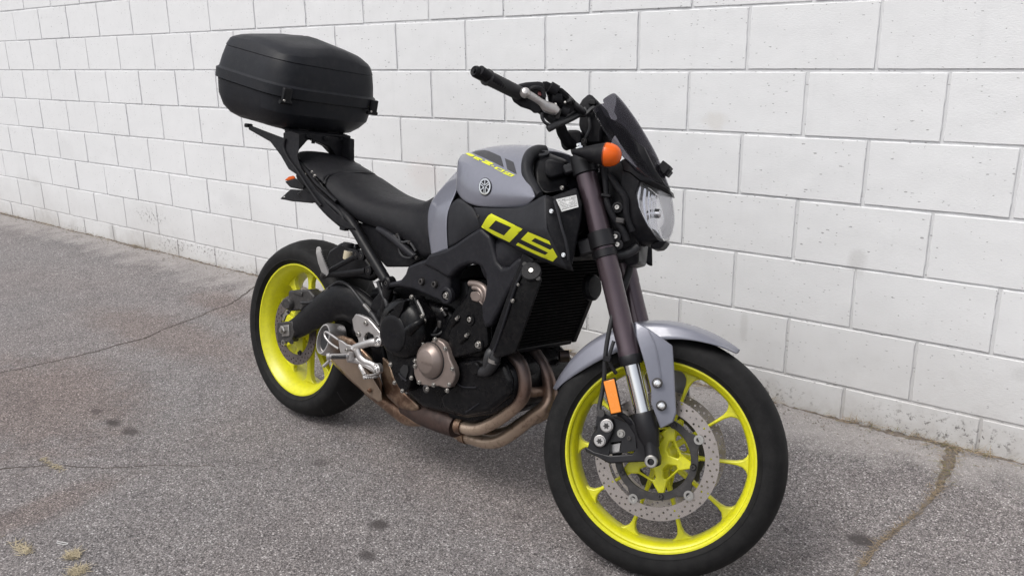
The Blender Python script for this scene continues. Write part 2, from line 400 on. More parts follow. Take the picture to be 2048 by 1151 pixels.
def asphalt():
    m, nt, b = NT('weathered asphalt')
    pos = nt.nodes.new('ShaderNodeNewGeometry').outputs['Position']
    sx = nt.nodes.new('ShaderNodeSeparateXYZ'); nt.links.new(pos, sx.inputs[0])
    def vor(scale, rnd=1.0):
        v = nd(nt, 'ShaderNodeTexVoronoi'); v.inputs['Scale'].default_value = scale; v.inputs['Randomness'].default_value = rnd
        nt.links.new(pos, v.inputs['Vector']); return v
    v1 = vor(185); v2 = vor(340); v3 = vor(90)
    s1 = nt.nodes.new('ShaderNodeSeparateColor'); nt.links.new(v1.outputs['Color'], s1.inputs[0])
    s2 = nt.nodes.new('ShaderNodeSeparateColor'); nt.links.new(v2.outputs['Color'], s2.inputs[0])
    s3 = nt.nodes.new('ShaderNodeSeparateColor'); nt.links.new(v3.outputs['Color'], s3.inputs[0])
    stone = ramp(nt, s1.outputs[0], [(0.0, (0.050, 0.047, 0.048)), (0.35, (0.125, 0.117, 0.118)), (0.65, (0.195, 0.185, 0.187)), (0.86, (0.30, 0.288, 0.288)), (1.0, (0.56, 0.545, 0.54))])
    fine = ramp(nt, s2.outputs[1], [(0.0, (0.085, 0.078, 0.078)), (0.6, (0.18, 0.168, 0.166)), (1.0, (0.36, 0.34, 0.335))])
    c = mix(nt, ramp(nt, v1.outputs['Distance'], [(0.30, 0.0), (0.62, 1.0)]), stone, fine)
    pit = mth(nt, 'MULTIPLY', ramp(nt, s3.outputs[1], [(0.80, 0.0), (0.86, 1.0)]), ramp(nt, v3.outputs['Distance'], [(0.15, 0.85), (0.36, 0.0)]))
    c = mix(nt, pit, c, (0.040, 0.037, 0.037))
    lo = noi(nt, pos, 0.9, 5, 0.55, 0.4); mid = noi(nt, pos, 5.5, 5, 0.62); hi = noi(nt, pos, 38, 4, 0.6)
    c = mix(nt, ramp(nt, lo, [(0.35, 0.0), (0.65, 0.8)]), c, (1.05, 1.0, 0.98), 'MULTIPLY')
    c = mix(nt, ramp(nt, mid, [(0.36, 0.28), (0.52, 0.0)]), c, (0.55, 0.54, 0.56), 'MULTIPLY')
    c = mix(nt, ramp(nt, hi, [(0.35, 0.30), (0.60, 0.0)]), c, (0.62, 0.60, 0.60), 'MULTIPLY')
    # pale dusty band along the foot of the wall
    edge = mth(nt, 'ADD', sx.outputs[1], mth(nt, 'MULTIPLY', mth(nt, 'SUBTRACT', mid, 0.5), 0.5))
    band = ramp(nt, mth(nt, 'ADD', edge, 1.0), [(0.72, 0.0), (0.90, 0.75)])
    c = mix(nt, mth(nt, 'MULTIPLY', band, mth(nt, 'ADD', mth(nt, 'MULTIPLY', hi, 0.5), 0.5)), c, (0.365, 0.345, 0.332))
    # rusty wash left of the bike and along the long crack, painted shade under the bike, oil spots
    wob = noi(nt, pos, 9, 5, 0.65)
    spots = [(-2.8233,-1.4471), (-2.6978,-1.4455), (-2.9718,-1.4334), (-1.5618,-1.3385), (-1.4819,-1.4569), (-0.4926,-0.6327), (-0.9857,-1.1694), (-1.291,-1.0711), (-1.9859,-1.2001)]
    sizes = [(0.055, 0.035), (0.045, 0.028), (0.04, 0.025), (0.040, 0.030), (0.036, 0.024), (0.045, 0.035), (0.05, 0.04), (0.03, 0.02), (0.035, 0.03)]
    ks = [0.95, 0.85, 0.65, 0.9, 0.85, 0.9, 0.35, 0.3, 0.45]
    for (x, y), (a, h), k in zip(spots, sizes, ks):
        c = mix(nt, blob(nt, sx.outputs[0], sx.outputs[1], x, y, a, h, wob, k), c, (0.055, 0.048, 0.047))
    wash_shade = [(-3.2807,-1.5347), (-3.5922,-0.8045), (-3.6558,-0.3841), (-2.4115,-1.8768), (-1.516,-0.8715)]  # last entry: soft brown shadow under the bike, painted into the ground
    for (x, y), (a, h), k in zip(wash_shade, [(0.75, 0.45), (0.9, 0.22), (0.5, 0.14), (0.10, 0.32), (1.0, 0.4)], [0.55, 0.45, 0.55, 0.5, 0.25]):
        c = mix(nt, blob(nt, sx.outputs[0], sx.outputs[1], x, y, a, h, wob, k), c, (0.82, 0.68, 0.61), 'MULTIPLY')
    nt.links.new(c, b.inputs['Base Color'])
    b.inputs['Roughness'].default_value = 0.86; b.inputs['Specular IOR Level'].default_value = 0.35
    hgt = mth(nt, 'ADD', mth(nt, 'MULTIPLY', v1.outputs['Distance'], -0.7), mth(nt, 'MULTIPLY', v2.outputs['Distance'], -0.35))
    hgt = mth(nt, 'SUBTRACT', hgt, mth(nt, 'MULTIPLY', pit, 0.8))
    bump(nt, b, hgt, 0.75, 0.0035); return m
M_ASPH = asphalt()

def ground():
    ys = [-400, -120, -40, -20, -10, -6, -4.5, -3.6]+[-3.0+0.15*i for i in range(14)]+[-0.9+0.06*i for i in range(16)]+[0.05, 0.3, 40, 400]
    xs = [-400, -120, -40, -25, -16, -11]+[-9+0.2*i for i in range(54)]+[2.5, 5, 12, 40, 120, 400]
    V = [(x, y, gz(x, y)) for y in ys for x in xs]; n = len(xs)
    F = [(j*n+i, j*n+i+1, (j+1)*n+i+1, (j+1)*n+i) for j in range(len(ys)-1) for i in range(n-1)]
    return link('ground', mesh('ground', V, F), M_ASPH, kind='structure')
ground()

def paint_mat(name, base, dirt):
    m, nt, b = NT(name)
    pos = nt.nodes.new('ShaderNodeNewGeometry').outputs['Position']
    sx = nt.nodes.new('ShaderNodeSeparateXYZ'); nt.links.new(pos, sx.inputs[0])
    mp = nd(nt, 'ShaderNodeMapping'); mp.inputs['Scale'].default_value = (0.55, 1, 1.35); nt.links.new(pos, mp.inputs[0])
    n0 = noi(nt, pos, 1.6, 4, 0.6); n1 = noi(nt, pos, 22, 5, 0.65); n2 = noi(nt, mp.outputs[0], 190, 4, 0.65)
    v = nd(nt, 'ShaderNodeTexVoronoi'); v.inputs['Scale'].default_value = 85
    wv = nd(nt, 'ShaderNodeMixRGB'); wv.blend_type = 'ADD'; wv.inputs[0].default_value = 0.006
    nzc = nd(nt, 'ShaderNodeTexNoise'); nzc.inputs['Scale'].default_value = 160; nt.links.new(pos, nzc.inputs['Vector'])
    nt.links.new(mp.outputs[0], wv.inputs[1]); nt.links.new(nzc.outputs['Color'], wv.inputs[2]); nt.links.new(wv.outputs[0], v.inputs['Vector'])
    sc = nt.nodes.new('ShaderNodeSeparateColor'); nt.links.new(v.outputs['Color'], sc.inputs[0])
    # some blocks and patches are more porous than others
    dens = mth(nt, 'ADD', mth(nt, 'MULTIPLY', noi(nt, pos, 3.3, 3, 0.6), 0.55), 0.48)
    sel = mth(nt, 'GREATER_THAN', sc.outputs[0], mth(nt, 'SUBTRACT', 1.16, mth(nt, 'MULTIPLY', dens, 0.60)))
    rad = mth(nt, 'ADD', mth(nt, 'MULTIPLY', sc.outputs[1], 0.22), 0.08)
    pit = mth(nt, 'MULTIPLY', mth(nt, 'LESS_THAN', v.outputs['Distance'], rad), sel)
    c = mix(nt, ramp(nt, n0, [(0.3, 0.0), (0.7, 1.0)]), tuple(x*0.965 for x in base), base)
    c = mix(nt, ramp(nt, n1, [(0.30, 0.30), (0.55, 0.0)]), c, tuple(x*0.90 for x in base))
    low = ramp(nt, mth(nt, 'ADD', sx.outputs[2], mth(nt, 'MULTIPLY', mth(nt, 'SUBTRACT', n0, 0.5), 0.45)), [(0.02, 0.75), (0.14, 0.36), (0.45, 0.06), (1.0, 0.0)])
    c = mix(nt, mth(nt, 'MULTIPLY', low, mth(nt, 'ADD', mth(nt, 'MULTIPLY', n1, 1.0), 0.3)), c, dirt)
    wob = noi(nt, pos, 24, 5, 0.65)
    # faint vertical runs of dirt and brush marks in the paint
    mq = nd(nt, 'ShaderNodeMapping'); mq.inputs['Scale'].default_value = (9.0, 1, 0.7); nt.links.new(pos, mq.inputs[0])
    c = mix(nt, ramp(nt, noi(nt, mq.outputs[0], 2.0, 5, 0.65), [(0.56, 0.0), (0.74, 0.20)]), c, tuple(x*0.80 for x in base))
    for (x, z, rx, rz, k, col) in STAINS:
        c = mix(nt, blob(nt, sx.outputs[0], sx.outputs[2], x, z, rx, rz, wob, k), c, col)
    # flaked patches with bare dark block near the foot of the wall
    fl = noi(nt, pos, 48, 6, 0.75)
    for (x, z, rx, rz) in FLAKES:
        k = blob(nt, sx.outputs[0], sx.outputs[2], x, z, rx, rz, wob, 1.0)
        c = mix(nt, mth(nt, 'MULTIPLY', k, ramp(nt, fl, [(0.545, 0.0), (0.60, 0.9)])), c, (0.13, 0.12, 0.115))
    c = mix(nt, mth(nt, 'MULTIPLY', pit, 0.62), c, (0.20, 0.195, 0.20))
    nt.links.new(c, b.inputs['Base Color']); b.inputs['Roughness'].default_value = 0.60
    b.inputs['Specular IOR Level'].default_value = 0.35
    h = mth(nt, 'ADD', mth(nt, 'MULTIPLY', n2, 0.5), mth(nt, 'MULTIPLY', n1, 0.5)); h = mth(nt, 'SUBTRACT', h, mth(nt, 'MULTIPLY', pit, 1.3))
    bump(nt, b, h, 0.55, 0.0025); return m
STAINS = [(-0.746, 0.594, 0.035, 0.05, 0.35, (0.42, 0.41, 0.4)), (-1.107, 0.307, 0.018, 0.07, 0.28, (0.42, 0.41, 0.4)), (-1.255, 1.008, 0.05, 0.04, 0.25, (0.55, 0.5, 0.43)), (-6.154, 0.632, 0.16, 0.1, 0.18, (0.5, 0.5, 0.5)), (-6.732, 0.367, 0.12, 0.05, 0.25, (0.45, 0.44, 0.42)), (-4.213, 0.474, 0.1, 0.06, 0.12, (0.45, 0.45, 0.47)), (-2.64, 0.721, 0.14, 0.09, 0.22, (0.6, 0.5, 0.47)), (-5.636, 0.101, 0.06, 0.07, 0.45, (0.35, 0.34, 0.33)), (-0.261, 0.319, 0.03, 0.03, 0.25, (0.4, 0.4, 0.4)), (-1.543, 0.877, 0.05, 0.05, 0.12, (0.55, 0.5, 0.45))]
FLAKES = [(-4.566, 0.12, 0.5, 0.05), (-4.906, 0.107, 0.25, 0.07), (-4.069, 0.054, 0.4, 0.05), (-6.117, 0.062, 0.3, 0.05), (-5.105, 0.272, 0.28, 0.07), (-1.071, 0.088, 0.3, 0.05), (-0.421, 0.096, 0.35, 0.06)]
M_WALL = paint_mat('white painted block', (0.755, 0.762, 0.770), (0.32, 0.295, 0.27))
M_MORT = paint_mat('white painted mortar', (0.66, 0.665, 0.675), (0.26, 0.23, 0.20))

BL, BH = 0.4064, 0.2032
U0, Z0 = -0.1386, 0.1593                        # a head joint of the odd courses; bed joint above the lowest course
XL, XR = -12.0, 7.0
def block_mesh(seed, w=BL-0.0110, h=BH-0.0088, fine=True):
    rnd = random.Random(seed); nx, nz = (26, 14) if fine else (2, 2)
    sx = rnd.uniform(0, 99); V = []; F = []
    def front(i, j):
        u = -w/2+w*i/nx; v = -h/2+h*j/nz; y = 0.0
        if fine:
            eu = min(i, nx-i)/1.0; ev = min(j, nz-j)/1.0
            if i in (0, nx): u += 0.0016*noise.noise(Vector((sx, v*60, 1)))*1.5
            if j in (0, nz): v += 0.0016*noise.noise(Vector((u*55, sx, 7)))*1.5
            y = 0.0012*noise.noise(Vector((u*14+sx, v*14, 2)))
            if min(eu, ev) < 1: y += 0.0012+0.0010*max(0, noise.noise(Vector((u*40, v*40, sx))))
        return (u, y, v)
    gx = [0, .12]+[i for i in range(1, nx)]+[nx-.12, nx] if False else list(range(nx+1))
    for j in range(nz+1):
        for i in range(nx+1): V.append(front(i, j))
    # pull the ring next to the edge outward so the arris is tight
    if fine:
        for j in range(nz+1):
            for i in range(nx+1):
                k = j*(nx+1)+i; x, y, z = V[k]
                if i == 1 and 0 < j < nz: x = -w/2+0.0016
                if i == nx-1 and 0 < j < nz: x = w/2-0.0016
                if j == 1: z = -h/2+0.0016 if 0 < i < nx else z
                if j == nz-1: z = h/2-0.0016 if 0 < i < nx else z
                V[k] = (x, y, z)
    for j in range(nz):
        for i in range(nx):
            a = j*(nx+1)+i; F.append((a, a+1, a+nx+2, a+nx+1))
    # sides going back into the mortar
    ring = [i for i in range(nx+1)]+[j*(nx+1)+nx for j in range(1, nz+1)]+[nz*(nx+1)+i for i in range(nx-1, -1, -1)]+[j*(nx+1) for j in range(nz-1, 0, -1)]
    n0 = len(V)
    for k in ring: x, y, z = V[k]; V.append((x, 0.03, z))
    L = len(ring)
    for q in range(L): F.append((ring[q], n0+q, n0+(q+1) % L, ring[(q+1) % L]))
    return mesh('block', V, F)
BM = [block_mesh(s) for s in range(9)]
for me_ in BM: me_.materials.append(M_WALL)
def cube_data(x0, x1, y0, y1, z0, z1): return box_data(((x0+x1)/2, (y0+y1)/2, (z0+z1)/2), (x1-x0, y1-y0, z1-z0))
wall = link('wall', mesh('wall', *cube_data(XL, XR, 0.0042, 0.20, -0.10, Z0+15*BH)), M_MORT, smooth=False)
wall['label'] = 'long white painted concrete block wall behind the parked motorcycle'; wall['category'] = 'wall'
far_v = []
cnt = 0
for row in range(-1, 15):                        # row -1 = lowest, partly below the paving
    zc = Z0+(row+0.5)*BH
    off = U0+BL/2 if row % 2 else U0
    n = math.floor((XL-off)/BL)+1
    while off+(n+1)*BL < XR:
        xc = off+(n+0.5)*BL
        # in view (frame plus a small margin)?
        v = co.matrix_world.inverted() @ Vector((xc, 0, zc)); px = v.x/-v.z; py = v.y/-v.z
        see = v.z < 0 and abs(px) < 0.612+0.10/abs(v.z)*1.9 and abs(py) < 0.344+0.11/abs(v.z)*1.0
        dx, dz, dy = random.uniform(-.001, .001), random.uniform(-.0012, .0012), random.uniform(-.0012, .0012)
        if see:
            o = bpy.data.objects.new('block', random.choice(BM)); COL.objects.link(o); o.parent = wall
            o.location = (xc+dx, dy, zc+dz); cnt += 1
        else: far_v.append(cube_data(xc-BL/2+0.005, xc+BL/2-0.005, 0.0, 0.03, zc-BH/2+0.0043, zc+BH/2-0.0043))
        n += 1
for me_ in BM:
    for p in me_.polygons: p.use_smooth = True
    me_.set_sharp_from_angle(angle=R(14))
fo = link('blockwork', mesh('blockwork', *join(*far_v)), M_WALL, wall, kind='stuff', smooth=False)
bevel(fo, 0.002, 1)

# dirt-filled cracks in the paving and debris at the foot of the wall
def soil_mat():
    m, nt, b = NT('dry soil'); pos = nt.nodes.new('ShaderNodeNewGeometry').outputs['Position']
    n = noi(nt, pos, 60, 5, 0.7); n2 = noi(nt, pos, 7, 3)
    c = ramp(nt, n, [(0.3, (0.040, 0.032, 0.028)), (0.5, (0.095, 0.074, 0.060)), (0.7, (0.21, 0.17, 0.135))])
    c = mix(nt, n2, c, (0.17, 0.15, 0.13)); nt.links.new(c, b.inputs['Base Color']); b.inputs['Roughness'].default_value = 0.95
    bump(nt, b, n, 0.8, 0.004); return m
M_SOIL = soil_mat()
M_DARKSOIL = pm('dark crack dirt', (0.062, 0.050, 0.044), 0.95, var=0.4, vs=60, grain=0.8, gs=300)
M_STRAW = pm('dry straw', (0.27, 0.205, 0.13), 0.8, var=0.35, vs=8)
M_PALE = pm('pale dried weed', (0.42, 0.36, 0.25), 0.85, var=0.25, vs=20)
M_GRN = pm('olive dry grass', (0.17, 0.16, 0.07), 0.8, var=0.35, vs=10)
def ribbon(name, pts, widths, mat, h=0.004, step=0.012, rag=0.5, bumps=0.003, base=0.0015, hp=None, jag=1.0):
    """low ragged ridge of dirt following a line on the ground"""
    L = [tuple(p)+(w,) for p, w in zip(pts, widths)]; L = catmull(L, 6)
    D = [L[0]]
    for a, b in zip(L[:-1], L[1:]):
        d = math.hypot(b[0]-a[0], b[1]-a[1]); n = max(1, int(d/step))
        for k in range(1, n+1): D.append(tuple(p+(q-p)*k/n for p, q in zip(a, b)))
    V = []; F = []; NC = 7
    for i, (x, y, w) in enumerate(D):
        a = D[max(0, i-1)]; b = D[min(len(D)-1, i+1)]; t = Vector((b[0]-a[0], b[1]-a[1])).normalized(); nn = Vector((-t.y, t.x))
        wob = jag*(0.006*noise.noise(Vector((x*25, y*25, 3)))+0.003*noise.noise(Vector((x*90, y*90, 8))))+(jag-1)*0.006*noise.noise(Vector((x*7, y*7, 5)))
        wl_ = w*(1+rag*noise.noise(Vector((x*40, y*40, 11)))); wr_ = w*(1+rag*noise.noise(Vector((x*40, y*40, 31))))
        for k in range(NC):
            s = k/(NC-1)*2-1; q = (wr_ if s > 0 else wl_)*s*0.5+wob
            X, Y = x+nn.x*q, y+nn.y*q
            z = gz(X, Y)+base+h*(1-s*s)*(0.6+0.8*noise.noise(Vector((X*60, Y*60, 5))))+(bumps*noise.noise(Vector((X*130, Y*130, 9))) if abs(s) < 0.9 else -0.003)
            V.append((X, Y, z))
    for i in range(len(D)-1):
        for k in range(NC-1):
            a = i*NC+k; F.append((a, a+1, a+NC+1, a+NC))
    o = link(name, mesh(name, V, F), mat, smooth=True); return o
def tag(o, label=None, cat=None, group=None, kind=None):
    for k, v in (('label', label), ('category', cat), ('group', group), ('kind', kind)):
        if v: o[k] = v
    return o
def blades(name, spots, mat, parent=None):
    """spots: (x, y, z, heading, elevation, length, width)"""
    V = []; F = []
    for (x, y, z, hd, el, ln, w) in spots:
        d = Vector((math.cos(hd)*math.cos(el), math.sin(hd)*math.cos(el), math.sin(el))); s = Vector((-math.sin(hd), math.cos(hd), 0))*w/2
        up = Vector((0, 0, w*0.5)); n = len(V); p = Vector((x, y, z)); bend = Vector((0, 0, -0.18*ln*math.cos(el))) if el > 0.3 else Vector((s.x, s.y, 0))*random.uniform(-6, 6)
        for t, k in ((0, 1), (0.5, 0.8), (1.0, 0.15)):
            c = p+d*ln*t+bend*t*t; c.z = max(c.z, gz(c.x, c.y)+0.001)
            V += [c-s*k, c+s*k, c+up*k]
        for a in (0, 3):
            for (i, j) in ((0, 1), (1, 2), (2, 0)): F.append((n+a+i, n+a+j, n+a+3+j, n+a+3+i))
    return link(name, mesh(name, V, F), mat, parent, smooth=False)
cr1 = [(-0.4138,0.0524), (-0.3957,-0.098), (-0.3872,-0.241), (-0.3899,-0.3366), (-0.422,-0.508), (-0.455,-0.6332), (-0.4573,-0.7526), (-0.4601,-0.868), (-0.4585,-1.0468)]
w1 = [0.050, 0.038, 0.024, 0.015, 0.012, 0.016, 0.008, 0.007, 0.006]
o = ribbon('soil', cr1, w1, M_SOIL, h=0.003, bumps=0.005, rag=.9); tag(o, kind='stuff')
cr2 = [(-3.821,-0.141), (-3.7178,-0.3423), (-3.7001,-0.4991), (-3.6754,-0.7177), (-3.6213,-0.8871), (-3.6201,-1.0299), (-3.6305,-1.1813), (-3.658,-1.337), (-3.6903,-1.4819), (-3.7886,-1.7216)]
o = ribbon('crack_dirt', cr2, [0.012, .012, .009, .012, .015, .012, .009, .010, .008, .008], M_DARKSOIL, h=0.0005, bumps=0.0006, base=0.0012, rag=1.6, jag=1.8, step=0.008); tag(o, kind='stuff')
cr3 = [(-2.837,-1.9279), (-2.7705,-1.8377), (-2.6823,-1.7389), (-2.5257,-1.639), (-2.3708,-1.5072), (-2.2358,-1.4151)]
o = ribbon('crack_dirt', cr3, [0.005, .006, .004, .003, .002, .001], M_DARKSOIL, h=0.0005, bumps=0.0006, base=0.0012, rag=1.6, jag=1.8, step=0.008); tag(o, kind='stuff')
wp = [(x*0.25, -0.006-0.008*math.sin(x*1.7)) for x in range(-44, 14)]
o = ribbon('soil', wp, [0.026+0.014*math.sin(i*0.9)+0.010*math.sin(i*2.3) for i in range(len(wp))], M_SOIL, h=0.007, bumps=0.008, step=0.012, rag=1.5, base=-0.001); tag(o, kind='stuff')
sp = []; sg = []
for i in range(2600):
    x = random.uniform(-9, 1.2) if i % 3 else random.uniform(-1.6, 0.9); y = -abs(random.gauss(0.012, 0.022))-0.004
    if noise.noise(Vector((x*3, 0, 0))) < -0.15 and i % 4: continue
    z = gz(x, y)+random.uniform(0.004, 0.014); hd = random.uniform(0, 6.28) if i % 2 else random.gauss(0, 0.35)
    (sp if i % 5 else sg).append((x, y, z, hd, random.uniform(-0.05, 0.5) if i % 3 else random.uniform(0.3, 1.2), random.uniform(0.012, 0.045), random.uniform(0.0010, 0.0022)))
for i in range(700):
    t = random.random()**1.8*6.0; k = int(t); a, b = cr1[k], cr1[k+1]; f = t-k; w = w1[k]
    x = a[0]+(b[0]-a[0])*f+random.gauss(0, w*0.42); y = a[1]+(b[1]-a[1])*f+random.gauss(0, w*0.28)
    (sp if (i % 3 or t > 2.2) else sg).append((x, y, gz(x, y)+0.004, random.uniform(0, 6.28), random.uniform(0, 0.6), random.uniform(0.006, 0.024), random.uniform(0.0010, 0.0020)))
tag(blades('dry_straw', sp, M_STRAW), kind='stuff'); tag(blades('dry_grass', sg, M_GRN), kind='stuff')
# loose grit and leaf crumbs beside the wall and on the paving
V = []; F = []
for i in range(3600):
    if i % 2: x, y = random.uniform(-9, 1.2), -abs(random.gauss(0, 0.07))-0.02
    else: x, y = random.uniform(-4.5, 0.8), random.uniform(-2.4, -0.1)
    r = random.uniform(0.0012, 0.0040) if i % 2 else random.uniform(0.0010, 0.0024); z = gz(x, y)+r*0.3; n = len(V)
    for (a, b_, c_) in ((1, 0, 0), (-1, 0, 0), (0, 1, 0), (0, -1, 0), (0, 0, 0.8), (0, 0, -0.8)):
        V.append((x+a*r*random.uniform(.6, 1.3), y+b_*r*random.uniform(.6, 1.3), z+c_*r*random.uniform(.6, 1.2)))
    F += [(n+a, n+b_, n+c_) for a, b_, c_ in ((0, 2, 4), (2, 1, 4), (1, 3, 4), (3, 0, 4), (2, 0, 5), (1, 2, 5), (3, 1, 5), (0, 3, 5))]
tag(link('grit', mesh('grit', V, F), pm('grit stones', (0.22, 0.19, 0.165), 0.9, var=0.6, vs=30), smooth=False), kind='stuff')
# pale dried weeds on the paving, lower left
weeds = [(-2.212,-1.978), (-2.0941,-1.9234), (-2.0123,-1.9463), (-2.6628,-1.7243)]
lab = ['flat pale dried weed trailing to the left on the asphalt', 'small round tuft of pale dried weed on the asphalt, upper of the two close together',
       'pale dried weed tuft lowest on the asphalt, cut by the bottom of the photo', 'thin straggling yellow dried weed lying along the asphalt crack']
for k, ((x, y), L_) in enumerate(zip(weeds, lab)):
    s = []
    for i in range(150 if k in (1, 2) else 110):
        if k == 0: xx, yy = x-abs(random.gauss(0, 0.035)) + random.gauss(0.01, 0.01), y-abs(random.gauss(0, 0.012)); hd = random.gauss(3.3, 1.1)
        elif k == 3: xx, yy = x+random.uniform(-0.08, 0.07), y+random.gauss(0, 0.004); hd = random.gauss(0, 0.9)
        else: xx, yy = x+random.gauss(0, 0.010), y+random.gauss(0, 0.010); hd = random.uniform(0, 6.28)
        s.append((xx, yy, gz(xx, yy)+0.002, hd, random.uniform(0.05, 0.7) if k in (1, 2) else random.uniform(0, 0.3), random.uniform(0.010, 0.026)*(0.7 if k == 3 else 1), random.uniform(0.0014, 0.0028)))
    tag(blades('dry_weed', s, M_PALE), L_, 'dried weed', 'dried weeds on the asphalt')
(px, py), = [(-2.1751,-1.9122)]
tag(tube('paper_scrap', [(px-.018, py-.006, .004), (px-.004, py-.002, .006), (px+.014, py+.006, .005), (px+.016, py+.002, .004), (px, py-.006, .004), (px-.014, py-.010, .004)], 0.0009, M_WHITE, seg=6), 'thin white curl of litter on the asphalt beside the dried weeds', 'litter')

# ---------------------------------------------------------------- the motorcycle
BIKE = bpy.data.objects.new('motorcycle', None); COL.objects.link(BIKE)
BIKE.matrix_world = Matrix.Translation((0, 0, -.002)) @ Matrix([[0.997914, 0.062777, 0.015081, -2.328777], [-0.064362, 0.985703, 0.155714, -0.96927], [-0.00509, -0.15636, 0.987687, -3.5e-05], [0.0, 0.0, 0.0, 1.0]])        # standing on its side stand, leaning towards the wall
BIKE['label'] = 'grey and black motorcycle with yellow wheels leaning on its stand by the block wall'; BIKE['category'] = 'motorcycle'
FRONT = Matrix([[0.939571, -0.341193, -0.028179, 0.093242], [0.341193, 0.926431, 0.159101, -0.52646], [-0.028179, -0.159101, 0.98686, 0.04348], [0.0, 0.0, 0.0, 1.0]])                   # steering turned towards the wall
def fr(o):
    o.matrix_local = FRONT.copy(); return o
def dupl(o, M_):
    c = o.copy(); COL.objects.link(c); c.matrix_basis = M_ @ o.matrix_basis; return c
def rotY(c, a): return Matrix.Translation(c) @ Matrix.Rotation(a, 4, 'Y') @ Matrix.Translation(-Vector(c))
def bolt_me(r, h=None, hexd=True):
    h = h or r*0.9
    prof = [(0, -h*0.2), (r*1.35, -h*0.2), (r*1.35, 0), (r, 0.0), (r, h*0.85), (r*0.88, h), (r*0.55, h), (r*0.5, h*0.35), (0, h*0.35)]
    V, F = lathe_data(prof, (0, 0, 0), (0, -1, 0), seg=12)
    me = mesh('bolt', V, F); bm = bmesh.new(); bm.from_mesh(me); bmesh.ops.remove_doubles(bm, verts=bm.verts, dist=1e-6); bmesh.ops.recalc_face_normals(bm, faces=bm.faces); bm.to_mesh(me); bm.free()
    for p in me.polygons: p.use_smooth = True
    me.set_sharp_from_angle(angle=R(30)); return me
BOLTS = {}
def bolt(p, r, parent, mat=None, axis=(0, -1, 0), name='bolt', h=None):
    mat = mat or M_STEEL
    key = (round(r, 4), mat.name, h)
    if key not in BOLTS: BOLTS[key] = bolt_me(r, h); BOLTS[key].materials.append(mat)
    o = bpy.data.objects.new(name, BOLTS[key]); COL.objects.link(o); o.parent = parent
    q = Vector((0, -1, 0)).rotation_difference(Vector(axis)); o.matrix_local = Matrix.Translation(p) @ q.to_matrix().to_4x4()
    return o

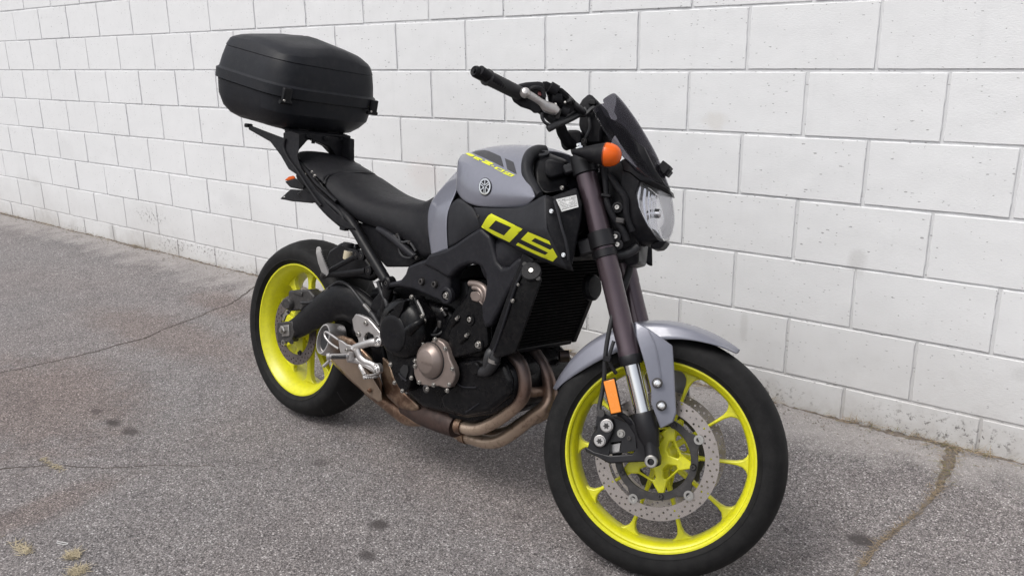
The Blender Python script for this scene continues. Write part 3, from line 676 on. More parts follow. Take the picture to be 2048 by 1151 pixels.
def wheel(cx, cz, front):
    """cast wheel: rim barrel with lips, hub, ten spokes; tyre, discs"""
    c = Vector((cx, 0, cz)); ax = (0, -1, 0)     # +h = right side of the bike
    if front:
        hw, r0, RT = 0.0505, 0.2325, 0.300
        prof = [(.2325, hw), (.2335, hw-.004), (.231, hw-.008), (.2295, .038), (.2235, .030), (.2175, .012), (.2175, -.012), (.2235, -.030), (.2295, -.038), (.231, -hw+.008), (.2335, -hw+.004), (.2325, -hw),
                (.2285, -hw), (.2245, -.047), (.2235, -.038), (.2175, -.035), (.2130, -.026), (.2105, -.015), (.2095, 0), (.2105, .015), (.2130, .026), (.2175, .035), (.2235, .038), (.2245, .047), (.2285, hw)]
        tp = [(.2310, .044), (.2335, .0535), (.2430, .0578), (.2436, .0588), (.2452, .0588), (.2458, .0580), (.258, .0600), (.270, .0592), (.280, .0545), (.289, .0440), (.2955, .030), (.299, .015), (.300, 0)]
        yc, sw = 0.0, 0.013
    else:
        hw, r0, RT = 0.0765, 0.2325, 0.3157
        prof = [(.2325, hw), (.2335, hw-.004), (.2315, hw-.009), (.2275, .062), (.2150, .050), (.204, .020), (.204, -.030), (.215, -.050), (.2275, -.062), (.2315, -hw+.009), (.2335, -hw+.004), (.2325, -hw),
                (.227, -hw), (.2215, -.066), (.203, -.050), (.194, -.030), (.1925, -.012), (.193, .004), (.196, .020), (.203, .050), (.2150, .062), (.2205, .068), (.227, hw)]
        tp = [(.2315, .070), (.2345, .0795), (.2450, .0865), (.2456, .0877), (.2474, .0878), (.2480, .0872), (.262, .0905), (.276, .0890), (.2865, .0825), (.2880, .0806), (.299, .0640), (.3075, .043), (.3135, .021), (.3157, 0)]
        yc, sw = -0.012, 0.012
    rim = lathe('wheel', [(r, h) for r, h in prof], c, ax, M_YEL, BIKE, seg=96, closed=True, auto=40)
    tprof = tp+[(r, -h) for r, h in reversed(tp[:-1])]
    inner = [(.2305, -tp[0][1]+.003), (.2305, tp[0][1]-.003)]
    lathe('tyre', tprof+inner, c, ax, M_TYR_F if front else M_TYR_R, rim, seg=128, closed=True, auto=50)
    # spokes
    NS = 10; ro = .2115 if front else .196; rh = .037 if front else .050
    wb, wm, wt = (0.0075, 0.0033, 0.0085) if front else (0.013, 0.010, 0.016)
    prof2 = []                                     # half-width against radius, with the fillets into rim and hub
    for r, w in ((rh, wb+.006), (rh+.012, wb), (.10, wm+.001), (.15, wm), (ro-.030, wm+.0015), (ro-.016, wt), (ro-.007, wt+.008), (ro-.001, wt+.022)):
        prof2.append((r, w))
    out = [(r, w) for r, w in prof2]+[(r, -w) for r, w in reversed(prof2)]
    y0, y1 = (yc-sw, yc+sw)
    V, F = plate_data(out, [], 0, 1, to3=lambda p, y: (p[0], (y0+0.004*(p[0]-rh)/ro if y == 0 else y1-0.004*(p[0]-rh)/ro), p[1]))
    me = mesh('spoke', V, F); bm = bmesh.new(); bm.from_mesh(me); bmesh.ops.recalc_face_normals(bm, faces=bm.faces); bm.to_mesh(me); bm.free()
    me.materials.append(M_YEL)
    for p in me.polygons: p.use_smooth = True
    me.set_sharp_from_angle(angle=R(40))
    a0 = R(-7) if front else R(14)
    for k in range(NS):
        o = bpy.data.objects.new('spoke', me); COL.objects.link(o); o.parent = rim
        o.matrix_local = Matrix.Translation(c) @ Matrix.Rotation(a0+2*math.pi*k/NS, 4, 'Y')
        bevel(o, 0.003, 2, 40)
    # hub
    hubp = [(.016, .052), (.030, .052), (.034, .046), (.036, .030), (.040, .020), (.042, .010), (.042, -.010), (.040, -.020), (.036, -.030), (.034, -.046), (.030, -.052), (.016, -.052)] if front else \
           [(.018, .066), (.034, .066), (.040, .058), (.042, .030), (.056, .016), (.060, .004), (.060, -.030), (.052, -.042), (.040, -.060), (.018, -.070)]
    lathe('hub', hubp, c, ax, M_YEL, rim, seg=40, closed=True)
    def ring_holes(r, n, d, ph, cc=(0, 0), m=8):
        return [[(cc[0]+r*math.cos(ph+2*math.pi*k/n)+d*math.cos(2*math.pi*j/m), cc[1]+r*math.sin(ph+2*math.pi*k/n)+d*math.sin(2*math.pi*j/m)) for j in range(m)] for k in range(n)]
    def circ(r, n, ph=0): return [(r*math.cos(ph+2*math.pi*k/n), r*math.sin(ph+2*math.pi*k/n)) for k in range(n)]
    def disc(name, R0, R1, y, t, mat, rows, wave=0):
        hs_ = [circ(R1, 60)]
        for (r, n, d, ph) in rows: hs_ += ring_holes(r, n, d, ph)
        V, F = plate_data(circ(R0, 120), hs_, y-t/2, y+t/2, to3=lambda p, yy: (cx+p[0], yy, cz+p[1]))
        me = mesh(name, V, F); bm = bmesh.new(); bm.from_mesh(me); bmesh.ops.recalc_face_normals(bm, faces=bm.faces); bm.to_mesh(me); bm.free()
        return link(name, me, mat, rim, auto=40)
    if front:
        for side in (-1, 1):
            yd = side*0.0700
            disc('brake_disc', .149, .1165, yd, .0045, M_DISC, [(.1440, 30, .0027, 0.05), (.1368, 30, .0027, 0.135), (.1296, 30, .0027, 0.22), (.1232, 15, .0027, .10)])
            # carrier: black ring with lugs and an open star
            N = 200; outl = []
            for k in range(N):
                t = 2*math.pi*k/N; s = math.cos(5*(t-R(36)))
                outl.append(((.1005+.012*max(0, s-0.35)/0.65)*math.cos(t), (.1005+.012*max(0, s-0.35)/0.65)*math.sin(t)))
            V, F = plate_data(outl, [circ(.0835, 60)], yd-.004, yd+.004, to3=lambda p, yy: (cx+p[0], yy, cz+p[1]))
            me = mesh('disc_carrier', V, F); bm = bmesh.new(); bm.from_mesh(me); bmesh.ops.recalc_face_normals(bm, faces=bm.faces); bm.to_mesh(me); bm.free()
            bevel(link('disc_carrier', me, M_BRBLK, rim, auto=40), .001, 1)
            for k in range(5):
                t = R(36+72*k); p = (cx+.1135*math.cos(t), yd+side*.002, cz+.1135*math.sin(t))
                lathe('disc_button', [(.0085, -.006), (.0085, .003), (.0115, .003), (.0115, .0052), (.006, .0052), (.0055, .001), (0, .001)], p, (0, side, 0), M_STEEL, rim, seg=16)
                t = R(72*k); bolt((cx+.0905*math.cos(t), yd+side*.004, cz+.0905*math.sin(t)), .0062, rim, M_BRBLK if side < 0 else M_BRBLK, axis=(0, side, 0), name='disc_bolt')
            # yellow star that carries the disc
            arms = []
            for k in range(5):
                a = R(72*k); b = R(36+72*k)
                for (r, dt) in ((.090, -3.6), (.090, 3.6)): arms.append((r*math.cos(a+R(dt)), r*math.sin(a+R(dt))))
                arms.append((.061*math.cos(b-R(18)), .061*math.sin(b-R(18)))); arms.append((.061*math.cos(b+R(18)), .061*math.sin(b+R(18))))
            wins = []
            for k in range(5):
                b = R(36+72*k)
                wins.append([(r*math.cos(b+R(d)), r*math.sin(b+R(d))) for (r, d) in ((.031, -14), (.050, -26), (.0560, -20), (.0560, 20), (.050, 26), (.031, 14))])
            V, F = plate_data(arms, wins, -side*-.052, -side*-.062, to3=lambda p, yy: (cx+p[0], yy, cz+p[1]))
            me = mesh('hub_star', V, F); bm = bmesh.new(); bm.from_mesh(me); bmesh.ops.recalc_face_normals(bm, faces=bm.faces); bm.to_mesh(me); bm.free()
            bevel(link('hub_star', me, M_YEL, rim, auto=40), .003, 2)
            for k in range(5):
                a = R(72*k); u = Vector((math.cos(a), 0, math.sin(a)))
                V, F = box_data(c+u*.058+Vector((0, side*.048, 0)), (.056, .022, .011), Matrix.Rotation(-a, 3, 'Y'))
                bevel(link('hub_arm', mesh('hub_arm', V, F), M_YEL, rim, auto=40), .003, 2)
        lathe('spindle', [(.011, -.118), (.0125, -.118), (.0125, .118), (.011, .118)], c, ax, M_STEEL, rim, seg=20)
    else:
        disc('brake_disc', .1225, .086, -.079, .005, M_RDISC, [(.1170, 24, .0030, 0.05), (.1085, 24, .0030, 0.17), (.1000, 24, .0030, 0.29)])
        V, F = plate_data(circ(.091, 40), [circ(.070, 40)], -.090, -.094, to3=lambda p, yy: (cx+p[0], yy, cz+p[1]))
        arms = []
        for k in range(5):
            a = R(72*k+10); b = a+R(36)
            for dt in (-6, 6): arms.append((.090*math.cos(a+R(dt)), .094*math.sin(a+R(dt))))
            arms.append((.044*math.cos(b), .044*math.sin(b)))
        V, F = plate_data(arms, [circ(.030, 24)], -.077, -.062, to3=lambda p, yy: (cx+p[0], yy, cz+p[1]))
        me = mesh('hub_star', V, F); bm = bmesh.new(); bm.from_mesh(me); bmesh.ops.recalc_face_normals(bm, faces=bm.faces); bm.to_mesh(me); bm.free()
        bevel(link('hub_star', me, M_YEL, rim, auto=40), .003, 2)
        for k in range(5):
            t = R(10+72*k); bolt((cx+.083*math.cos(t), -.082, cz+.083*math.sin(t)), .007, rim, M_BRBLK, name='disc_bolt')
        # chain sprocket on the far side
        N = 90; spk = [((.105 if (k//1) % 2 else .098)*math.cos(2*math.pi*k/N), (.105 if k % 2 else .098)*math.sin(2*math.pi*k/N)) for k in range(N)]
        V, F = plate_data(spk, [circ(.045, 30)]+ring_holes(.072, 6, .015, 0, m=12), .092, .098, to3=lambda p, yy: (cx+p[0], yy, cz+p[1]))
        link('sprocket', mesh('sprocket', V, F), M_BRBLK, rim, auto=40)
    return rim
wr = wheel(0, .3157, False)
wf = fr(wheel(1.44, .300, True))
wr['label'] = 'wide yellow rear wheel with black tyre'; wf['label'] = 'yellow front wheel with two drilled discs'
# rear tyre tread grooves: flat dark strips on the rubber, groove shade put into their colour
def tread(rim, cx, cz, prof_pts, n, mat):
    V = []; F = []
    def surf(th, y, lift):
        ay = abs(y)
        for (r0, h0), (r1, h1) in zip(prof_pts[:-1], prof_pts[1:]):
            if min(h0, h1) <= ay <= max(h0, h1) and h0 != h1: r = r0+(r1-r0)*(ay-h0)/(h1-h0); break
        else: r = prof_pts[-1][0]
        r += lift; return (cx+r*math.cos(th), y, cz+r*math.sin(th))
    for k in range(n):
        for s in (-1, 1):
            t0 = 2*math.pi*(k+(0.5 if s > 0 else 0))/n
            line = [(t0, .010), (t0+.06, .030), (t0+.13, .052), (t0+.21, .072)]
            for a, b in zip(line[:-1], line[1:]):
                for q in range(3):
                    f0, f1 = q/3, (q+1)/3
                    A = (a[0]+(b[0]-a[0])*f0, a[1]+(b[1]-a[1])*f0); B = (a[0]+(b[0]-a[0])*f1, a[1]+(b[1]-a[1])*f1)
                    w = .0085; i = len(V)
                    V += [surf(A[0]-w, s*A[1], .0003), surf(A[0]+w, s*A[1], .0003), surf(B[0]+w, s*B[1], .0003), surf(B[0]-w, s*B[1], .0003)]
                    F.append((i, i+1, i+2, i+3))
    o = link('groove_shade', mesh('groove_shade', V, F), mat, rim, smooth=False, kind='stuff')
tread(wr, 0, .3157, [(.276, .0890), (.288, .0810), (.299, .0640), (.3075, .043), (.3135, .021), (.3157, 0)], 16, M_BLACKV)
tread(wf, 1.44, .300, [(.270, .0592), (.280, .0545), (.289, .0440), (.2955, .030), (.299, .015), (.300, 0)], 1, M_BLACKV) if False else None

# ---- swingarm
arm = tube('swingarm', [(-0.0033,-0.118,0.3113), (0.0638,-0.12,0.3395), (0.1588,-0.122,0.3997), (0.2482,-0.118,0.4563), (0.3184,-0.105,0.4752), (0.388,-0.09,0.4515), (0.4643,-0.075,0.4071)], [.030, .037, .048, .056, .060, .058, .05], M_BLKS, BIKE, seg=20, sm=6, flat=0.42, updir=(0, 0, 1))
arml = tube('swingarm', [(0, .115, .315), (.12, .118, .335), (.30, .11, .37), (.48, .09, .39), (.56, .075, .39)], [.028, .036, .045, .05, .05], M_BLKS, BIKE, seg=16, sm=5, flat=0.42, updir=(0, 0, 1))
box('swingarm_bridge', (.37, 0, .40), (.09, .20, .07), M_BLKS, arm, bev=.02)
plate('axle_plate', [(-0.0268,0.3424), (0.0601,0.3649), (0.0786,0.3302), (0.0627,0.2926), (-0.0142,0.2709), (-0.027,0.3076)], -.106, -.136, M_BRBLK, arm, bev=.003)
plate('adjuster_block', [(0.0066,0.3386), (0.0479,0.3495), (0.0559,0.3125), (0.013,0.3009)], -.132, -.141, M_STEEL, arm, bev=.002)
lathe('axle_nut', [(.015, 0), (.015, .009), (.012, .011), (.008, .011), (.008, .016), (0, .016)], (0.0233,-0.14,0.3274), (0, -1, 0), M_STEEL, arm, seg=6)
lathe('adjuster_bolt', [(.010, 0), (.010, .012), (.006, .012), (.006, .004), (0, .004)], (0.032,-0.136,0.2849), (0, -1, 0), M_STEEL, arm, seg=12)
tube('paddock_bobbin', [(0.0333,-0.12,0.2894), (0.0852,-0.15,0.2996)], .008, M_BRBLK, arm, seg=12)

# ---- rear caliper
cal = plate('rear_caliper', [(0.0202,0.4627), (0.1302,0.4869), (0.167,0.4694), (0.163,0.451), (0.0852,0.4071), (0.029,0.3915), (-0.0231,0.4007), (-0.0135,0.4269), (0.0169,0.4394)], -.084, -.128, M_BRBLK, BIKE, bev=.006, seg=3)
lathe('piston_housing', [(.0, .018), (.016, .018), (.020, .013), (.021, 0), (.021, -.02)], (0.0368,-0.126,0.421), (0, -1, 0), M_BRBLK, cal, seg=20)
lathe('piston_housing', [(.0, .010), (.011, .010), (.014, .006), (.014, -.01)], (0.0971,-0.122,0.4232), (0, -1, 0), M_BRBLK, cal, seg=20)
box('caliper_bridge', (0.0799,-0.118,0.4645), (.050, .030, .014), M_BRBLK, cal, bev=.003)
plate('caliper_hanger', [(0.0042,0.3918), (0.0311,0.3984), (0.0247,0.3821), (0.006,0.3715), (-0.004,0.3511), (-0.0174,0.3488), (-0.0097,0.3707)], -.119, -.125, M_STEEL, cal, bev=.001)
bolt((0.0202,-0.126,0.3877), .004, cal, M_BRBLK)
tube('brake_hose', [(0.1002,-0.13,0.4355), (0.1653,-0.13,0.4523), (0.2121,-0.125,0.4911), (0.2451,-0.12,0.5161), (0.2844,-0.12,0.5379), (0.332,-0.12,0.5356), (0.3808,-0.12,0.511), (0.4346,-0.13,0.4887), (0.4736,-0.14,0.4767)], .0052, M_HOSE, cal, seg=10)
tube('hose_fitting', [(0.4299,-0.129,0.4911), (0.4527,-0.134,0.4844), (0.4778,-0.141,0.4784)], .0062, M_STEEL, cal, seg=10)
tube('caliper_arm', [(0.1835,-0.128,0.46), (0.2168,-0.128,0.4857), (0.2455,-0.125,0.51)], .0065, M_BRBLK, cal, seg=10)

# ---- muffler slung under the swingarm pivot
muf = solid('muffler', [(0.1922,-0.1,0.338), (0.2601,-0.11,0.3669), (0.4066,-0.15,0.3814), (0.518,-0.16,0.3503), (0.5625,-0.15,0.2787), (0.5538,-0.14,0.2176), (0.4762,-0.13,0.2116), (0.3411,-0.12,0.2434), (0.242,-0.105,0.2655), (0.1821,-0.1,0.2911)],
            [(0.03,0.02,0.2904), (0.0888,0.02,0.3173), (0.1798,0.03,0.3127), (0.2904,0.03,0.2736), (0.3532,0.03,0.1984), (0.3565,0.03,0.1358), (0.284,0.03,0.1346), (0.1496,0.03,0.1746), (0.0764,0.02,0.2103), (0.0192,0.02,0.2401)], M_HEAT, BIKE, bev=.02, seg=4)
sh = solid('heat_shield', [(0.331,-0.168,0.3074), (0.401,-0.172,0.3326), (0.4663,-0.172,0.3273), (0.5293,-0.17,0.3016), (0.5799,-0.165,0.2571), (0.581,-0.16,0.2303), (0.5624,-0.16,0.2211), (0.5026,-0.163,0.2343), (0.4331,-0.166,0.2603), (0.36,-0.168,0.2888)],
      [(0.3204,-0.16,0.3039), (0.3907,-0.164,0.3293), (0.4564,-0.164,0.324), (0.5197,-0.162,0.2981), (0.5706,-0.157,0.2534), (0.5717,-0.152,0.2264), (0.5531,-0.152,0.2173), (0.4929,-0.155,0.2304), (0.4231,-0.158,0.2567), (0.3495,-0.16,0.2853)], M_HEAT, muf, bev=.003)
sh.data.materials.clear(); sh.data.materials.append(pm('tan heat shield', (0.27, 0.205, 0.155), 0.38, metal=0.6, var=0.12))
bolt((0.5304,-0.17,0.2497), .006, muf, M_HEAT)
pc = Vector((0.2822,-0.168,0.3552)); pa = (pc-Vector((0.3864,-0.13,0.3242))).normalized()
pa = Vector((-.03, -.97, .20)).normalized()
lathe('muffler_tip', [(.030, -.012), (.0335, -.012), (.036, 0), (.0395, 0), (.043, -.008), (.0445, -.028), (.0445, -.062), (.040, -.068), (.030, -.068), (.030, -.012)], pc, pa, M_ALU, muf, seg=40, sx=0.80, sy=1.22)
lathe('muffler_bore', [(.0305, -.010), (.029, -.064), (0, -.064)], pc, pa, M_BLACKV, muf, seg=24, sx=0.80, sy=1.22)
o = solid('collector_cover', [(0.5269,-0.13,0.3569), (0.5681,-0.13,0.3422), (0.59,-0.13,0.3071), (0.6355,-0.13,0.2704), (0.6969,-0.12,0.2413), (0.6992,-0.11,0.2242), (0.6664,-0.11,0.209), (0.6073,-0.115,0.2075), (0.55,-0.12,0.2298), (0.5257,-0.125,0.2821)],
          [(0.3981,-0.02,0.3137), (0.4422,-0.02,0.2981), (0.4655,-0.02,0.2606), (0.5142,-0.02,0.2214), (0.591,-0.02,0.1952), (0.6046,-0.02,0.1821), (0.5699,-0.02,0.166), (0.5018,-0.02,0.162), (0.4351,-0.02,0.183), (0.4031,-0.02,0.2362)], M_HEAT, muf, bev=.014, seg=3)
tube('collector_pipe', [(0.4088,-0.06,0.2085), (0.5014,-0.06,0.1901), (0.596,-0.06,0.1741), (0.6702,-0.06,0.1992)], [.030,.032,.036,.036], M_HEAT, muf, seg=16)
tube('collector_pipe', [(0.5949,-0.07,0.2088), (0.6666,-0.07,0.204), (0.7467,-0.075,0.2082), (0.8193,-0.075,0.2054)], [.036, .040, .042, .036], pm('rusty collector', (0.048, 0.029, 0.024), 0.6, metal=0.3, var=0.4, vs=40), muf, seg=18)

# ---- header pipes
hp = []
for pts, r in (([(0.8315,-0.088,0.2138), (0.8712,-0.09,0.2165), (0.919,-0.09,0.2293), (0.9744,-0.09,0.2663), (1.028,-0.092,0.3139), (1.0623,-0.095,0.3522), (1.0747,-0.098,0.384), (1.071,-0.1,0.4175), (1.0546,-0.1,0.4476), (1.0245,-0.1,0.4661), (0.9936,-0.09,0.4837)], .0180),
               ([(0.7835,-0.035,0.1656), (0.8355,-0.035,0.1668), (0.8979,-0.035,0.173), (0.9505,-0.035,0.1938), (1,-0.03,0.2363), (1.0495,-0.022,0.2899), (1.0815,-0.012,0.3239), (1.0855,0,0.354), (1.0735,0,0.3951), (1.0497,0,0.429), (1.0212,0,0.4533), (0.9958,0,0.4741)], .0195),
               ([(0.8115,0.03,0.1637), (0.9017,0.04,0.1839), (0.963,0.06,0.2363), (1.0122,0.08,0.275), (1.0274,0.1,0.3225), (1.0299,0.1,0.3696), (1.0157,0.1,0.4122), (0.9914,0.1,0.4434), (0.9658,0.1,0.4608)], .0205)):
    hp.append(tube('exhaust_header', pts, r, M_PIPE, BIKE, seg=20, sm=6))
for p, ax_, h_ in (((0.8473,-0.088,0.2151), (1, 0, .1), hp[0]), ((0.8147,-0.035,0.1677), (1, 0, .1), hp[1])):
    lathe('pipe_joint', [(.0215, -.012), (.0245, -.012), (.0245, .010), (.0215, .010)], p, ax_, M_HEAT, h_, seg=20, closed=True)
tube('crossover_tube', [(1.0657,-0.09,0.3782), (1.0632,-0.05,0.3683), (1.0664,0,0.3645)], .0145, M_PIPE, hp[0], seg=14)
tube('crossover_tube', [(1.0566,0.06,0.452), (1.074,0.08,0.4537)], .017, M_PIPE, hp[2], seg=14)

# ---- engine
eng = plate('engine', [(0.5238,0.4018), (0.5674,0.5024), (0.666,0.5541), (0.7776,0.5525), (0.8363,0.5329), (0.9202,0.5369), (0.9732,0.4836), (1.0159,0.4592), (1.0578,0.4354), (1.0693,0.3875), (1.0472,0.3431), (0.985,0.2931), (0.8936,0.258), (0.7874,0.2461), (0.7217,0.2395), (0.6508,0.2583), (0.5823,0.2986)], -.130, .140, M_ENG, BIKE, bev=.02, seg=3)
cyl = plate('cylinder_block', [(0.772,0.4528), (0.797,0.5122), (0.8395,0.5739), (0.8818,0.6251), (0.9139,0.6521), (0.9675,0.6361), (0.9802,0.5796), (0.9724,0.5271), (0.9869,0.4791), (0.9394,0.4422), (0.8574,0.4228), (0.82,0.423)], -.138, .12, M_ENG, eng, bev=.010, seg=3)
plate('cylinder_cover', [(0.8299,0.4896), (0.8519,0.5382), (0.8808,0.5743), (0.8963,0.6436), (0.9426,0.6453), (0.9792,0.6017), (0.9782,0.5637), (0.9701,0.5367), (0.9818,0.4884), (0.9473,0.4634), (0.862,0.426), (0.8359,0.4377)], -.138, -.156, M_ENG, cyl, bev=.006, seg=3)
# bronze cam-cover ring
tube('cam_cover', [(0.8917,-0.15,0.6404), (0.9245,-0.154,0.6442), (0.9501,-0.156,0.6383), (0.9631,-0.157,0.6239), (0.9634,-0.157,0.6072), (0.9572,-0.155,0.5954)], .0085, M_BRONZ, cyl, seg=12, sm=5)
tube('cam_cover', [(0.9142,-0.16,0.633), (0.9333,-0.162,0.6348), (0.9478,-0.163,0.6278), (0.9549,-0.163,0.6165), (0.9515,-0.162,0.6032)], .0060, M_BRONZ, cyl, seg=12, sm=5)
plate('cam_plug', [(0.9068,0.6201), (0.9302,0.6286), (0.9439,0.6205), (0.9456,0.6061), (0.934,0.5975), (0.9135,0.5979), (0.9046,0.609)], -.15, -.161, M_BRONZ, cyl, bev=.003)
tube('cover_gasket', [(0.9394,-0.158,0.6007), (0.9527,-0.158,0.5948), (0.9692,-0.158,0.5811), (0.9749,-0.158,0.5906), (0.9766,-0.157,0.6055)], .0022, M_BRONZ, cyl, seg=8, sm=3)
for q, r in (((0.91,-0.157,0.5458), .0095), ((0.9488,-0.158,0.4847), .0105)):
    lathe('mount_boss', [(r*1.9, -.008), (r*1.9, .000), (r*1.7, .003), (r*1.25, .003), (r*1.2, -.002), (0, -.002)], q, (0, -1, 0), M_ENG, cyl, seg=20)
    bolt((q[0], q[1]+.001, q[2]), r*0.75, cyl)
for a, b in (((0.8394,-0.152,0.5134), (0.8719,-0.162,0.5472)), ((0.8805,-0.152,0.4761), (0.9124,-0.162,0.5081)), ((0.7931,-0.13,0.5286), (0.7734,-0.13,0.5449))):
    tube('coil_post', [a, tuple((Vector(a)*.3+Vector(b)*.7))], .0085, M_ENG, cyl, seg=12)
    d = (Vector(b)-Vector(a)).normalized()
    bolt(tuple(Vector(a)*.25+Vector(b)*.75), .0048, cyl, axis=tuple(d), h=.010)
# crankcase ribs, lower sump and oil filter
for k in range(5):
    tube('rib', [(0.8787,-0.134,0.3649), (0.9585,-0.136,0.3659), (1.0186,-0.132,0.3615)], .004, M_ENG, eng, seg=8) if k == 0 else None
plate('lower_case', [(0.8623,0.4156), (0.9431,0.4435), (0.9943,0.4492), (1.0338,0.448), (1.0604,0.4123), (1.0602,0.3699), (0.9944,0.3088), (0.9042,0.2699), (0.8236,0.2653), (0.8003,0.3003), (0.8575,0.3517)], -.12, -.143, M_ENG, eng, bev=.012, seg=3)
plate('sump', [(0.7797,0.2646), (0.9186,0.3118), (1.0191,0.3522), (0.9966,0.3021), (0.9542,0.2655), (0.8914,0.2336), (0.8045,0.2199)], -.10, .10, M_ENG, eng, bev=.015, seg=3)
lathe('oil_filter', [(0, .040), (.026, .040), (.031, .034), (.032, -.03), (0, -.03)], (0.9452,-0.02,0.3196), (1, 0, -.15), M_BLKS, eng, seg=28)
lathe('water_outlet', [(.018, -.02), (.018, .012), (.015, .016), (.0, .016)], (0.9404,-0.142,0.4168), (0, -1, 0), M_ENG, eng, seg=20)
tube('case_rib', [(0.8724,-0.145,0.356), (0.8982,-0.146,0.353), (0.9448,-0.146,0.3638)], .0022, M_FRAME, eng, seg=8)
tube('case_rib', [(0.9595,-0.144,0.3236), (0.9327,-0.144,0.3007), (0.9088,-0.142,0.2825)], .0022, M_FRAME, eng, seg=8)
tube('coolant_hose', [(1.0255,-0.155,0.4982), (1.0149,-0.158,0.4709), (1.0118,-0.158,0.4512), (0.9826,-0.15,0.4195), (0.9453,-0.14,0.409)], .0145, M_HOSE, eng, seg=16, sm=5)
lathe('hose_clamp', [(.0160, -.005), (.0168, -.005), (.0168, .005), (.0160, .005)], (1.0111,-0.158,0.4565), (Vector((1.0118,-0.158,0.4512))-Vector((1.0149,-0.158,0.4709))), M_STEEL, eng, seg=20, closed=True)
tube('drain_hose', [(1.007,-0.13,0.44), (1.0129,-0.13,0.4157), (1.0028,-0.12,0.3772)], .006, M_HOSE, eng, seg=10)
# clutch cover
cc = plate('clutch_cover', [(0.5689,0.4352), (0.5701,0.4638), (0.5855,0.4999), (0.6138,0.531), (0.6461,0.5509), (0.6774,0.5613), (0.6858,0.5697), (0.7013,0.568), (0.713,0.5522), (0.735,0.5318), (0.7526,0.5196), (0.7524,0.5039), (0.7461,0.4913), (0.7546,0.4616), (0.7552,0.4392), (0.7445,0.4186), (0.7304,0.397), (0.726,0.3776), (0.7248,0.3589), (0.7128,0.3282), (0.7013,0.2973), (0.6792,0.2811), (0.6569,0.2951), (0.6374,0.3137), (0.6246,0.3342), (0.6109,0.3499), (0.5944,0.3839), (0.5766,0.4036)], -.13, -.172, M_ENG, eng, bev=.005, seg=3)
cx_, _, cz_ = (0.6799,-0.19,0.4631)
lathe('clutch_dome', [(.094, 0), (.092, .008), (.084, .018), (.066, .026), (.058, .0285), (.0, .0285)], (0.6632,-0.172,0.4693), (0, -1, 0), M_ENG, cc, seg=40, sx=1.0, sy=0.92)
lathe('clutch_cap', [(.056, 0), (.056, .004), (.052, .007), (.040, .0075), (0, .0075)], (0.6526,-0.198,0.4558), (0, -1, 0), M_BLKS, cc, seg=40)
plate('clutch_guard', [(0.6162,0.4944), (0.6372,0.5238), (0.6717,0.5509), (0.6961,0.56), (0.6903,0.5342), (0.6766,0.5066), (0.6612,0.4921), (0.6414,0.4858)], -.182, -.204, M_ENG, cc, bev=.004, holes=[[(0.6333,0.5153), (0.6473,0.5258), (0.6575,0.5264), (0.6448,0.5176), (0.6353,0.5097)], [(0.6162,0.4944), (0.6275,0.505), (0.6307,0.501), (0.6211,0.4871)]][:1])
tube('cover_boss', [(0.7536,-0.178,0.5114), (0.7454,-0.196,0.5024), (0.7177,-0.198,0.4766)], [.008, .012, .016], M_ENG, cc, seg=14)
plate('sprocket_window', [(0.6679,0.3527), (0.68,0.3673), (0.6968,0.3691), (0.7019,0.3541), (0.6945,0.3291), (0.675,0.3194), (0.6668,0.3314)], -.170, -.176, M_BLACKV, cc, bev=.001)
tube('window_rib', [(0.6683,-0.18,0.3391), (0.6829,-0.18,0.3311), (0.704,-0.18,0.3248)], .003, M_FRAME, cc, seg=8)
# YAMAHA lettering embossed on the clutch cap
def strokes(name, segs, w, mat, parent, y, th=.0006):
    Vs = []
    for (a, b) in segs:
        a = Vector(a); b = Vector(b); d = (b-a); L = d.length; d.normalize(); n = Vector((-d.y, d.x))*w/2; e = d*w*0.5
        q = [a-e-n, b+e-n, b+e+n, a-e+n]
        V = [Vector((p.x, y, p.y)) for p in q]+[Vector((p.x, y-th, p.y)) for p in q]
        Vs.append((V, [(0, 1, 2, 3), (7, 6, 5, 4), (0, 4, 5, 1), (1, 5, 6, 2), (2, 6, 7, 3), (3, 7, 4, 0)]))
    me = mesh(name, *join(*Vs)); bm = bmesh.new(); bm.from_mesh(me); bmesh.ops.recalc_face_normals(bm, faces=bm.faces); bm.to_mesh(me); bm.free()
    return link(name, me, mat, parent, smooth=False)
GL = {'Y': [((0, 1), (.5, .5)), ((1, 1), (.5, .5)), ((.5, .5), (.5, 0))], 'A': [((0, 0), (.5, 1)), ((1, 0), (.5, 1)), ((.22, .38), (.78, .38))],
      'M': [((0, 0), (0, 1)), ((1, 0), (1, 1)), ((0, 1), (.5, .35)), ((1, 1), (.5, .35))], 'H': [((0, 0), (0, 1)), ((1, 0), (1, 1)), ((0, .5), (1, .5))]}
def word(t, x, z, h, wd, gap, ang=0):
    out = []; c, s = math.cos(ang), math.sin(ang)
    for i, ch in enumerate(t):
        for a, b in GL[ch]:
            q = []
            for p in (a, b):
                u = i*(wd+gap)+p[0]*wd; v = p[1]*h; q.append((x+u*c-v*s, z+u*s+v*c))
            out.append(tuple(q))
    return out
wx, _, wz = (0.6366,-0.206,0.4485)
strokes('lettering', word('YAMAHA', wx, wz, .0075, .0075, .0025, R(4)), .0016, M_FRAME, cc, (0.6613,-0.2056,0.4584)[1])
